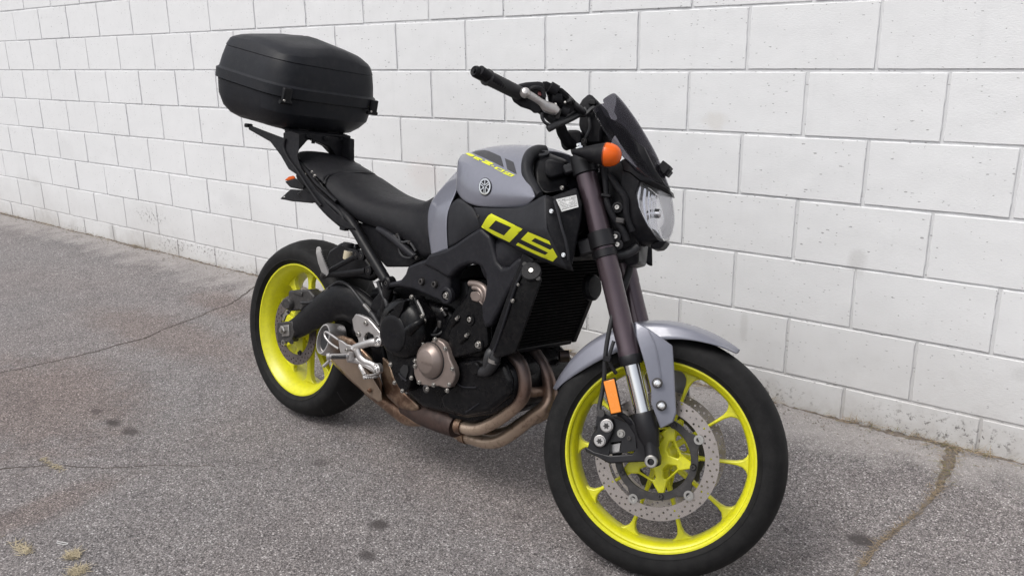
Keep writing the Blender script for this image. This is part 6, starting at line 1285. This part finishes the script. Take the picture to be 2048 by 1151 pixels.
lathe('banjo', [(.009, -.006), (.009, .006), (0, .006)], (1.3007,-0.118,0.3819), (0, -1, 0), M_BRBLK, hs1, seg=16)
# front mudguard
def fend(th, lat_, dr=0): 
    t = R(th); return (1.44+(.318+dr)*math.cos(t), -lat_, .300+(.318+dr)*math.sin(t))
FRW = [(64, .004, .014, .024, .004), (68, .012, .034, .050, .004), (76, .022, .056, .070, -.004), (88, .030, .066, .080, -.014), (100, .032, .070, .085, -.026), (112, .032, .070, .086, -.036), (124, .030, .066, .083, -.040), (136, .026, .060, .077, -.038), (148, .019, .046, .062, -.026), (157, .010, .026, .038, -.010), (162, .003, .008, .014, 0)]
rows = []
for th, l1, l2, l3, dr in FRW:
    top = .014*math.sin(math.pi*min(1, max(0, (th-58)/104)))
    rows.append([(lambda p: (p[0], 0.0, p[2]))(fend(th, 0, top+.002)), fend(th, l1, top), fend(th, l2, top-.008), fend(th, l3, dr-.010)])
fd = fr(grid('mudguard', rows, M_GREY, BIKE, mirror=True, sub=2, thick=.0025, crease_cols=[2], cv=.6))
M_BIKEG = M_GREY
for s in (1, -1):
    near = [(1.3399,-0.112,0.6128), (1.3755,-0.118,0.6028), (1.4118,-0.118,0.5861), (1.4375,-0.11,0.5734), (1.4511,-0.112,0.5213), (1.4662,-0.114,0.4587), (1.4752,-0.116,0.4226), (1.4722,-0.118,0.3991), (1.4462,-0.122,0.3781), (1.4334,-0.128,0.4032), (1.4162,-0.132,0.4326), (1.4107,-0.134,0.4645), (1.3857,-0.134,0.5196), (1.3529,-0.128,0.5791)]
    far = [(1.3374,-0.1,0.6124), (1.3721,-0.1,0.6022), (1.4084,-0.098,0.5852), (1.4346,-0.092,0.5725), (1.4496,-0.102,0.5205), (1.4647,-0.104,0.4576), (1.4739,-0.106,0.4213), (1.4708,-0.108,0.3977), (1.4447,-0.112,0.3766), (1.4318,-0.118,0.4019), (1.4145,-0.122,0.4314), (1.409,-0.124,0.4634), (1.3835,-0.122,0.5186), (1.3497,-0.112,0.5783)]
    if s < 0: near, far = mir(near), mir(far)
    sd_ = solid('mudguard_side', near, far, M_GREY, fd, bev=.003, seg=2)
    near = [(1.3662,-0.118,0.6083), (1.4032,-0.112,0.5971), (1.439,-0.085,0.6178), (1.4889,-0.06,0.6262), (1.4877,-0.07,0.6104), (1.4416,-0.095,0.5823), (1.437,-0.106,0.5722)]
    for q in ((1.4217,-0.134,0.4822), (1.4403,-0.132,0.4326)):
        q = (q[0], q[1]*s, q[2])
        lathe('bolt', [(.0090, -.002), (.0088, .003), (.0065, .0055), (.003, .006), (.0028, .003), (0, .003)], q, (0, -s, 0), M_CHROM, sd_, seg=20)
        lathe('bolt_seat', [(.0122, -.004), (.0122, .0008), (.0095, .0012), (.0095, -.002)], q, (0, -s, 0), M_BRBLK, sd_, seg=24, closed=True)
tube('guard_crease', [(1.3768,-0.122,0.6003), (1.4004,-0.126,0.5664), (1.4217,-0.126,0.5103), (1.4335,-0.125,0.4743)], .0012, M_GREY, fd, seg=6)

# ---- headlight, cowl and screen
LN = [  # rows from top to bottom: middle, quarter, edge
    [(1.3531,0,0.9338), (1.3475,-0.03,0.9352), (1.3228,-0.07,0.9395), (1.2903,-0.095,0.9459)],
    [(1.3651,0,0.9028), (1.3551,-0.04,0.9029), (1.3271,-0.08,0.9071), (1.2867,-0.1,0.915)],
    [(1.3721,0,0.8757), (1.3634,-0.04,0.8764), (1.3383,-0.075,0.8787), (1.301,-0.097,0.8807)],
    [(1.3717,0,0.851), (1.364,-0.035,0.8495), (1.3475,-0.06,0.851), (1.325,-0.078,0.8456)],
    [(1.3654,0,0.8283), (1.3623,-0.02,0.8258), (1.3567,-0.035,0.8234), (1.3482,-0.046,0.8196)],
]
for r_ in LN: r_[0] = (r_[0][0], 0.0, r_[0][2])
sh_n = [(1.2446,-0.108,0.9651), (1.2652,-0.112,0.9618), (1.292,-0.104,0.947), (1.2876,-0.108,0.9139), (1.3023,-0.105,0.8791), (1.327,-0.086,0.8433), (1.3502,-0.055,0.8176), (1.3511,-0.035,0.8156), (1.3162,-0.03,0.8002), (1.3022,-0.06,0.8045), (1.2834,-0.09,0.8278), (1.2699,-0.1,0.8657), (1.2593,-0.105,0.901), (1.2487,-0.108,0.9298)]
hl = fr(solid('headlight', [(p[0]-.004, p[1], p[2]) for p in sh_n], mir([(p[0]-.004, p[1], p[2]) for p in sh_n]), M_BLK, BIKE, bev=.008, seg=3))
ln = grid('headlight_lens', [[(p[0], p[1], p[2]) for p in r_] for r_ in LN], M_CLEAR, hl, mirror=True, sub=3, thick=.0018, crease_cols=[3], crease_rows=[0], cv=.6)
# reflector bowls behind the lens
m_, nt_, b_ = NT('headlight reflector')
tc_ = nt_.nodes.new('ShaderNodeTexCoord').outputs['Object']
w_ = nd(nt_, 'ShaderNodeTexWave'); w_.inputs['Scale'].default_value = 16; w_.inputs['Distortion'].default_value = 2.5; w_.bands_direction = 'Y'; nt_.links.new(tc_, w_.inputs['Vector'])
b_.inputs['Base Color'].default_value = (.90, .90, .92, 1); b_.inputs['Metallic'].default_value = 0.9; b_.inputs['Roughness'].default_value = .10
bump(nt_, b_, w_.outputs[0], .8, .010); M_BOWL = m_
rows = []
for i, r_ in enumerate(LN):
    rows.append([(p[0]-(.040, .036, .022, .004)[j]-(0.0 if i in (0, 4) else .012*(3-j)/3), p[1]*.96, p[2]+(-.004 if i == 0 else .003 if i == 4 else 0)) for j, p in enumerate(r_)])
grid('reflector_bowl', rows, M_BOWL, hl, mirror=True, sub=3, thick=.001)
lathe('bulb_shield', [(.012, -.01), (.012, .002), (.008, .006), (0, .007)], (LN[2][0][0]-.045, 0, LN[2][0][2]+.01), (1, 0, .1), M_CHROM, hl, seg=24)
solid('headlight_chin', [(1.3276,-0.04,0.8024), (1.3485,-0.04,0.8161), (1.3639,-0.03,0.8188), (1.3575,-0.03,0.8045), (1.3511,-0.03,0.7973), (1.3332,-0.035,0.7933)], mir([(1.3276,-0.04,0.8024), (1.3485,-0.04,0.8161), (1.3639,-0.03,0.8188), (1.3575,-0.03,0.8045), (1.3511,-0.03,0.7973), (1.3332,-0.035,0.7933)]), M_BLK, hl, bev=.003)
solid('cowl', [(1.2342,-0.112,0.9886), (1.245,-0.112,0.996), (1.2572,-0.112,0.9863), (1.2779,-0.11,0.9689), (1.3197,-0.085,0.953), (1.3472,-0.04,0.9461), (1.357,-0.02,0.931), (1.3369,-0.05,0.9362), (1.3148,-0.082,0.9393), (1.2927,-0.106,0.9454), (1.2658,-0.114,0.9609), (1.2458,-0.112,0.9638)],
      mir([(1.2342,-0.112,0.9886), (1.245,-0.112,0.996), (1.2572,-0.112,0.9863), (1.2779,-0.11,0.9689), (1.3197,-0.085,0.953), (1.3472,-0.04,0.9461), (1.357,-0.02,0.931), (1.3369,-0.05,0.9362), (1.3148,-0.082,0.9393), (1.2927,-0.106,0.9454), (1.2658,-0.114,0.9609), (1.2458,-0.112,0.9638)]), M_BLKS, hl, bev=.003)
# bracket and ducts behind the lamp
lb = fr(solid('lamp_bracket', [(1.1728,-0.085,0.9793), (1.235,-0.095,0.9919), (1.2493,-0.1,0.9585), (1.2625,-0.1,0.9056), (1.2839,-0.085,0.8284), (1.3042,-0.06,0.8031), (1.3097,-0.05,0.7528), (1.2829,-0.055,0.7411), (1.2608,-0.07,0.7642), (1.242,-0.08,0.8019), (1.2185,-0.085,0.8394), (1.1968,-0.085,0.8989)],
              mir([(1.1728,-0.085,0.9793), (1.235,-0.095,0.9919), (1.2493,-0.1,0.9585), (1.2625,-0.1,0.9056), (1.2839,-0.085,0.8284), (1.3042,-0.06,0.8031), (1.3097,-0.05,0.7528), (1.2829,-0.055,0.7411), (1.2608,-0.07,0.7642), (1.242,-0.08,0.8019), (1.2185,-0.085,0.8394), (1.1968,-0.085,0.8989)]), M_BLKS, BIKE, bev=.006))
tube('bracket_arm', [(1.1994,-0.115,0.9633), (1.2119,-0.116,0.9168), (1.2212,-0.115,0.8841), (1.2397,-0.11,0.8532), (1.2672,-0.1,0.8243), (1.281,-0.095,0.7996)], [.010, .007, .008, .008, .009, .009], M_BLK, lb, seg=10, sm=4)
tube('bracket_arm', [(1.2114,-0.112,0.9516), (1.242,-0.114,0.9212), (1.2633,-0.112,0.8971), (1.2726,-0.106,0.8585), (1.2902,-0.095,0.8249)], [.008, .009, .009, .008, .008], M_BLK, lb, seg=10, sm=4)
for q, r_ in (((1.2476,-0.112,0.8752), .0060), ((1.2544,-0.105,0.8054), .0060), ((1.2625,-0.103,0.7874), .0060)):
    lathe('grommet', [(r_*2.2, -.006), (r_*2.2, .001), (r_*1.5, .002), (r_*1.4, 0)], q, (0, -1, 0), M_BLK, lb, seg=16); bolt(q, r_, lb, M_STEEL)
box('plug', (1.2593,-0.105,0.8447), (.022, .02, .014), M_BRBLK, lb, bev=.003); box('collar', (1.2175,-0.118,0.8985), (.024, .020, .008), M_BLK, lb, bev=.002)
tube('loom', [(1.2065,-0.1,0.7529), (1.237,-0.085,0.7591), (1.2808,-0.07,0.7708), (1.3027,-0.06,0.7925)], .012, M_HOSE, lb, seg=10)
fr(tube('far_cable', [(1.2612,0.05,0.7904), (1.2681,0.05,0.7435), (1.2637,0.05,0.7015), (1.2574,0.06,0.6664), (1.2718,0.08,0.6209)], .010, M_HOSE, BIKE, seg=10))
# smoked screen
scr = fr(grid('windscreen', [
    [(1.1622,0,1.1777), (1.1599,-0.035,1.1661), (1.149,-0.062,1.1431), (1.1613,-0.075,1.1297), (1.1515,-0.085,1.1263), (1.1338,-0.105,1.1105)],
    [(1.1807,0,1.1676), (1.179,-0.04,1.1481), (1.1726,-0.07,1.1241), (1.1818,-0.082,1.1098), (1.1725,-0.094,1.099), (1.1602,-0.114,1.0775)],
    [(1.2297,0,1.1203), (1.2246,-0.045,1.1021), (1.2084,-0.078,1.0857), (1.2119,-0.088,1.0699), (1.1997,-0.102,1.0586), (1.1884,-0.12,1.0482)],
    [(1.2622,0,1.0809), (1.2563,-0.045,1.0652), (1.2411,-0.08,1.0542), (1.2399,-0.09,1.0347), (1.2322,-0.106,1.0203), (1.2275,-0.122,1.0097)],
    [(1.2951,0,1.0384), (1.2911,-0.042,1.0261), (1.2789,-0.078,1.0176), (1.2711,-0.092,1.0003), (1.2627,-0.108,0.9894), (1.2592,-0.12,0.9851)],
    [(1.316,0,1.002), (1.3139,-0.038,0.9931), (1.3046,-0.072,0.9841), (1.2924,-0.09,0.976), (1.2859,-0.104,0.9709), (1.2797,-0.112,0.9671)],
    [(1.3414,0,0.9558), (1.3416,-0.03,0.9483), (1.3326,-0.058,0.9489), (1.3186,-0.08,0.9537), (1.3033,-0.095,0.9594), (1.289,-0.106,0.9652)],
], M_SMOKE, BIKE, mirror=True, sub=2, thick=.003, crease_cols=[2], cv=.5, crease_rows=[0, 6]))
for q, r_ in (((1.2273,-0.094,1.0455), .0062), ((1.2969,-0.08,0.9913), .0070)):
    for s in (-1, 1): lathe('screen_bolt', [(r_*1.35, -.004), (r_*1.35, .0), (r_, .003), (r_*.5, .003), (r_*.4, .001), (0, .001)], (q[0]+.004, q[1]*-s*-1 if s < 0 else -q[1], q[2]), (.35, s, .2) if s < 0 else (.35, s, .2), M_BRBLK, scr, seg=16)
inn = fr(solid('inner_cowl', [(1.1662,-0.07,1.1006), (1.2126,-0.072,1.084), (1.248,-0.075,1.0491), (1.2758,-0.078,1.0344), (1.3109,-0.07,0.9853), (1.3411,-0.03,0.951), (1.3158,-0.07,0.9585), (1.2823,-0.09,0.9747), (1.253,-0.09,1.0019), (1.218,-0.085,1.0333), (1.1841,-0.078,1.0727)],
               mir([(1.1662,-0.07,1.1006), (1.2126,-0.072,1.084), (1.248,-0.075,1.0491), (1.2758,-0.078,1.0344), (1.3109,-0.07,0.9853), (1.3411,-0.03,0.951), (1.3158,-0.07,0.9585), (1.2823,-0.09,0.9747), (1.253,-0.09,1.0019), (1.218,-0.085,1.0333), (1.1841,-0.078,1.0727)]), M_BLKS, BIKE, bev=.003))
inn.location = inn.location
cl = box('screen_clip', (1.3218,0,0.9992), (.026, .040, .026), M_BLK, scr, rot=Matrix.Rotation(R(30), 3, 'Y'), bev=.002)
box('clip_tooth', (1.3316,0,0.9898), (.014, .030, .018), M_BLK, cl, rot=Matrix.Rotation(R(30), 3, 'Y'), bev=.002)
# instrument pod and its mounting
ins = fr(solid('instrument_pod', [(1.0844,-0.055,1.1229), (1.0906,-0.055,1.1392), (1.108,-0.055,1.1577), (1.1333,-0.06,1.1397), (1.1459,-0.06,1.121), (1.1746,-0.06,1.0887), (1.1594,-0.055,1.0662), (1.1636,-0.05,1.0368), (1.1236,-0.05,1.03), (1.0922,-0.05,1.0735), (1.092,-0.055,1.0947)],
               mir([(1.0844,-0.055,1.1229), (1.0906,-0.055,1.1392), (1.108,-0.055,1.1577), (1.1333,-0.06,1.1397), (1.1459,-0.06,1.121), (1.1746,-0.06,1.0887), (1.1594,-0.055,1.0662), (1.1636,-0.05,1.0368), (1.1236,-0.05,1.03), (1.0922,-0.05,1.0735), (1.092,-0.055,1.0947)]), M_BLK, BIKE, bev=.008))
box('pod_button', (1.1239,-0.062,1.1317), (.02, .012, .014), M_BLKS, ins, bev=.003)
tube('pod_wire', [(1.095,-0.09,1.0954), (1.1134,-0.075,1.0965), (1.131,-0.07,1.1171), (1.1424,-0.07,1.105)], .006, M_HOSE, ins, seg=8)
tube('pod_wire', [(1.1207,-0.062,1.0383), (1.1306,-0.066,1.0651), (1.1204,-0.066,1.0949), (1.1061,-0.062,1.1166)], .005, M_HOSE, ins, seg=8)

# ---- handlebar with its controls
hb = fr(tube('handlebar', [(.957, -.395, 1.104), (.985, -.32, 1.092), (1.010, -.25, 1.085), (1.030, -.20, 1.078), (1.0738,-0.16,1.0549), (1.0828,-0.125,1.0336), (1.0908,-0.09,1.0202), (1.0923,-0.06,1.0266), (1.10, 0, 1.055), (1.10, .06, 1.055), (1.085, .12, 1.06), (1.06, .17, 1.072), (1.01, .25, 1.085), (.957, .395, 1.104)], [.011]*4+[.0125, .0140, .0145, .0145, .0145, .0145, .014, .012, .011, .011], M_BLK, BIKE, seg=16, sm=6))
for s in (-1, 1):
    d = Vector((.985-.957, s*-.075*-1 if False else -s*-.0, 0))
g0, g1 = Vector((0.9596,-0.365,1.098)), Vector((1.0047,-0.265,1.0912))
gd = (g1-g0).normalized()
L_ = (g1-g0).length
gp = [(.0, 0), (.0165, .0), (.0190, .001), (.0190, .007), (.0165, .009)]+[(.0162+(.0006 if k % 2 else 0), .012+k*.004) for k in range(int((L_-.02)/.004))]+[(.0168, L_-.005), (.0168, L_), (0, L_)]
for s in (-1, 1):
    a0 = g0 if s < 0 else Vector((g0.x, -g0.y, g0.z)); dd = gd if s < 0 else Vector((gd.x, -gd.y, gd.z))
    gr = lathe('grip', gp, a0, dd, M_RUB, hb, seg=24)
    lathe('bar_end', [(.0, -.040), (.004, -.040), (.0045, -.036), (.0110, -.038), (.0135, -.033), (.0140, -.008), (.0125, -.004), (.0105, 0), (0, 0)], a0, dd, M_BLKS, hb, seg=24)
sw = solid('switchgear', [(0.9871,-0.265,1.0798), (0.9903,-0.265,1.0862), (0.9965,-0.26,1.1133), (1.0132,-0.255,1.1203), (1.0371,-0.24,1.1286), (1.0486,-0.235,1.1285), (1.0581,-0.235,1.1128), (1.0635,-0.235,1.0844), (1.0606,-0.235,1.0656), (1.0557,-0.235,1.0568), (1.0405,-0.24,1.053), (1.0346,-0.245,1.0585), (1.0111,-0.255,1.0619), (0.9945,-0.262,1.0699)],
          [(0.9704,-0.225,1.0886), (0.9736,-0.225,1.0952), (0.98,-0.22,1.1229), (0.9971,-0.215,1.13), (1.0217,-0.2,1.1384), (1.0335,-0.195,1.1383), (1.0432,-0.195,1.1223), (1.0487,-0.195,1.0932), (1.0457,-0.195,1.0739), (1.0407,-0.195,1.065), (1.0252,-0.2,1.0612), (1.0191,-0.205,1.0667), (0.995,-0.215,1.0703), (0.978,-0.222,1.0785)], M_BLK, hb, bev=.008, seg=3)
lathe('start_button', [(.006, 0), (.006, .004), (0, .005)], (1.0507,-0.247,1.0987), (.3, -1, .2), M_RED, sw, seg=12)
tube('switch_fold', [(1.0299,-0.262,1.103), (1.0404,-0.258,1.1091), (1.0556,-0.25,1.1065), (1.0614,-0.246,1.0917)], .006, M_BLK, sw, seg=8, sm=4)
mc = solid('master_cylinder', [(1.0423,-0.225,1.1328), (1.0518,-0.222,1.1355), (1.0632,-0.215,1.1329), (1.0744,-0.205,1.1266), (1.0845,-0.2,1.1288), (1.0997,-0.19,1.1193), (1.1165,-0.175,1.1059), (1.111,-0.165,1.0899), (1.1122,-0.165,1.0837), (1.0967,-0.17,1.0682), (1.0861,-0.175,1.0617), (1.0714,-0.185,1.0621), (1.065,-0.2,1.0746), (1.0585,-0.215,1.0995)],
          [(1.029,-0.19,1.1414), (1.0387,-0.187,1.1441), (1.0504,-0.18,1.1414), (1.0601,-0.165,1.1361), (1.0704,-0.16,1.1384), (1.086,-0.15,1.1286), (1.1049,-0.14,1.1137), (1.0994,-0.13,1.0975), (1.1006,-0.13,1.0911), (1.0848,-0.135,1.0754), (1.074,-0.14,1.0688), (1.0572,-0.145,1.0702), (1.0505,-0.16,1.0831), (1.0438,-0.175,1.1085)], M_BLK, hb, bev=.007, seg=3)
plate_pts = [(1.0755,-0.212,1.1206), (1.0858,-0.206,1.1257), (1.1157,-0.182,1.103), (1.1119,-0.18,1.0968), (1.0854,-0.202,1.1096)]
solid('reservoir_lid', plate_pts, [(p[0]-.002, p[1]+.02, p[2]-.004) for p in plate_pts], M_BLKS, mc, bev=.003)
for a, b, r_ in (((1.063,-0.225,1.1222), (1.0792,-0.214,1.1163), .014), ((1.0675,-0.215,1.0983), (1.0863,-0.2,1.1018), .013), ((1.0875,-0.19,1.0793), (1.1029,-0.18,1.0749), .012)):
    tube('control_lump', [a, b], r_, M_BLK, mc, seg=14)
lathe('clamp_bolt', [(.0045, 0), (.0035, .003), (0, .003)], (1.0805,-0.213,1.0844), (.2, -1, .3), M_STEEL, mc, seg=8)
lathe('clamp_bolt', [(.0035, 0), (.0025, .003), (0, .003)], (1.0969,-0.195,1.0958), (.2, -1, .3), M_STEEL, mc, seg=8)
lv = tube('brake_lever', [(1.03,-0.29,1.0884), (1.036,-0.283,1.0868), (1.0473,-0.27,1.0831), (1.0596,-0.252,1.0777), (1.0691,-0.238,1.0718), (1.0815,-0.222,1.0708), (1.0888,-0.215,1.0671)], [.0098, .0090, .0085, .0092, .0135, .0135, .0100], M_ALU, hb, seg=16, sm=5, flat=.8)
lathe('lever_ball', [(0, -.0125), (.0065, -.0110), (.0110, -.0060), (.0125, 0), (.0110, .0060), (.0065, .0110), (0, .0125)], (1.0301,-0.29,1.0878), (.3, -1, .2), M_ALU, lv, seg=24)
tube('lever_pivot', [(1.0892,-0.215,1.065), (1.0919,-0.212,1.0743), (1.0879,-0.205,1.0548)], .005, M_BRBLK, lv, seg=8)
for pts, r_ in (([(1.0608,-0.24,1.0561), (1.0627,-0.24,1.046), (1.0706,-0.235,1.0356), (1.0796,-0.22,1.0317), (1.0807,-0.21,1.032)], .0038), ([(1.0774,-0.225,1.0231), (1.0823,-0.22,1.0289), (1.0928,-0.2,1.044), (1.0992,-0.16,1.0624), (1.1052,-0.13,1.0787), (1.1094,-0.1,1.095)], .0085), ([(1.0786,-0.225,1.0222), (1.0862,-0.215,1.0346), (1.0922,-0.18,1.0612), (1.1011,-0.15,1.0841), (1.1021,-0.11,1.1005)], .006),
                ([(1.1001,-0.19,1.1057), (1.1074,-0.16,1.1014), (1.1127,-0.13,1.0988), (1.1156,-0.1,1.0978)], .009), ([(1.0844,-0.195,1.0568), (1.0882,-0.19,1.0521), (1.0833,-0.185,1.0464), (1.0724,-0.19,1.042)], .005), ([(1.0623,-0.21,1.0594), (1.0689,-0.2,1.054), (1.0799,-0.19,1.0491)], .010)):
    tube('control_cable', pts, r_, M_HOSE, hb, seg=12, sm=5)
rb = solid('bar_clamp', [(1.0619,-0.085,1.0307), (1.0669,-0.085,1.0412), (1.0832,-0.085,1.053), (1.1057,-0.085,1.0554), (1.1161,-0.085,1.051), (1.1189,-0.085,1.0338), (1.1177,-0.085,1.0161), (1.1009,-0.085,1.0075), (1.0841,-0.085,0.999), (1.0723,-0.085,1.0064)], [(1.0465,-0.04,1.0387), (1.0516,-0.04,1.0494), (1.0682,-0.04,1.0614), (1.0913,-0.04,1.0639), (1.1019,-0.04,1.0594), (1.1047,-0.04,1.0418), (1.1035,-0.04,1.0237), (1.0864,-0.04,1.015), (1.0692,-0.04,1.0062), (1.0571,-0.04,1.0138)], M_BLK, hb, bev=.008, seg=3)
bolt((1.1224,-0.075,1.0308), .006, hb, M_BRBLK)
left = solid('bar_clamp', mir([(1.0619,-0.085,1.0307), (1.0669,-0.085,1.0412), (1.0832,-0.085,1.053), (1.1057,-0.085,1.0554), (1.1161,-0.085,1.051), (1.1189,-0.085,1.0338), (1.1177,-0.085,1.0161), (1.1009,-0.085,1.0075), (1.0841,-0.085,0.999), (1.0723,-0.085,1.0064)]), mir([(1.0465,-0.04,1.0387), (1.0516,-0.04,1.0494), (1.0682,-0.04,1.0614), (1.0913,-0.04,1.0639), (1.1019,-0.04,1.0594), (1.1047,-0.04,1.0418), (1.1035,-0.04,1.0237), (1.0864,-0.04,1.015), (1.0692,-0.04,1.0062), (1.0571,-0.04,1.0138)]), M_BLK, hb, bev=.008)
tube('brake_lever', [(p[0], -p[1], p[2]) for p in [(1.03,-0.29,1.0884), (1.0473,-0.27,1.0831), (1.0691,-0.238,1.0718), (1.0888,-0.215,1.0671)]], [.011, .008, .012, .010], M_ALU, hb, seg=12)
# turn signals
for s in (-1, 1):
    ic_ = Vector((1.2112,-0.165,0.9898)); ic_.y *= -s
    tsg = fr(lathe('turn_signal', [(0, -.085), (.006, -.082), (.012, -.060), (.021, -.030), (.0275, -.004), (.0290, .0), (.0, .0)], ic_, (1, 0, .03), M_BLK, BIKE, seg=32, sx=1.05, sy=1.0))
    lathe('signal_lens', [(.0285, -.002), (.0285, .004), (.0272, .014), (.0235, .024), (.0165, .032), (.0085, .036), (0, .0375)], ic_, (1, 0, .03), M_ORANGE, tsg, seg=32, sx=1.05, sy=1.0)
    tube('signal_stalk', [tuple(ic_+Vector((-.035, 0, -.004))), tuple(ic_+Vector((-.045, s*-.03, -.008))), tuple(ic_+Vector((-.05, s*-.08, -.012)))], [.014, .010, .012], M_BLK, tsg, seg=14)
    tsg['label'] = 'near orange front turn signal' if s < 0 else 'far front turn signal'
# side stand on the far side, touching the ground
ss = tube('side_stand', [(.60, .12, .28), (.56, .20, .15), (.53, .262, .030)], .011, M_BLKS, BIKE, seg=12)
print('blocks in view', cnt, 'objects', len(bpy.data.objects))
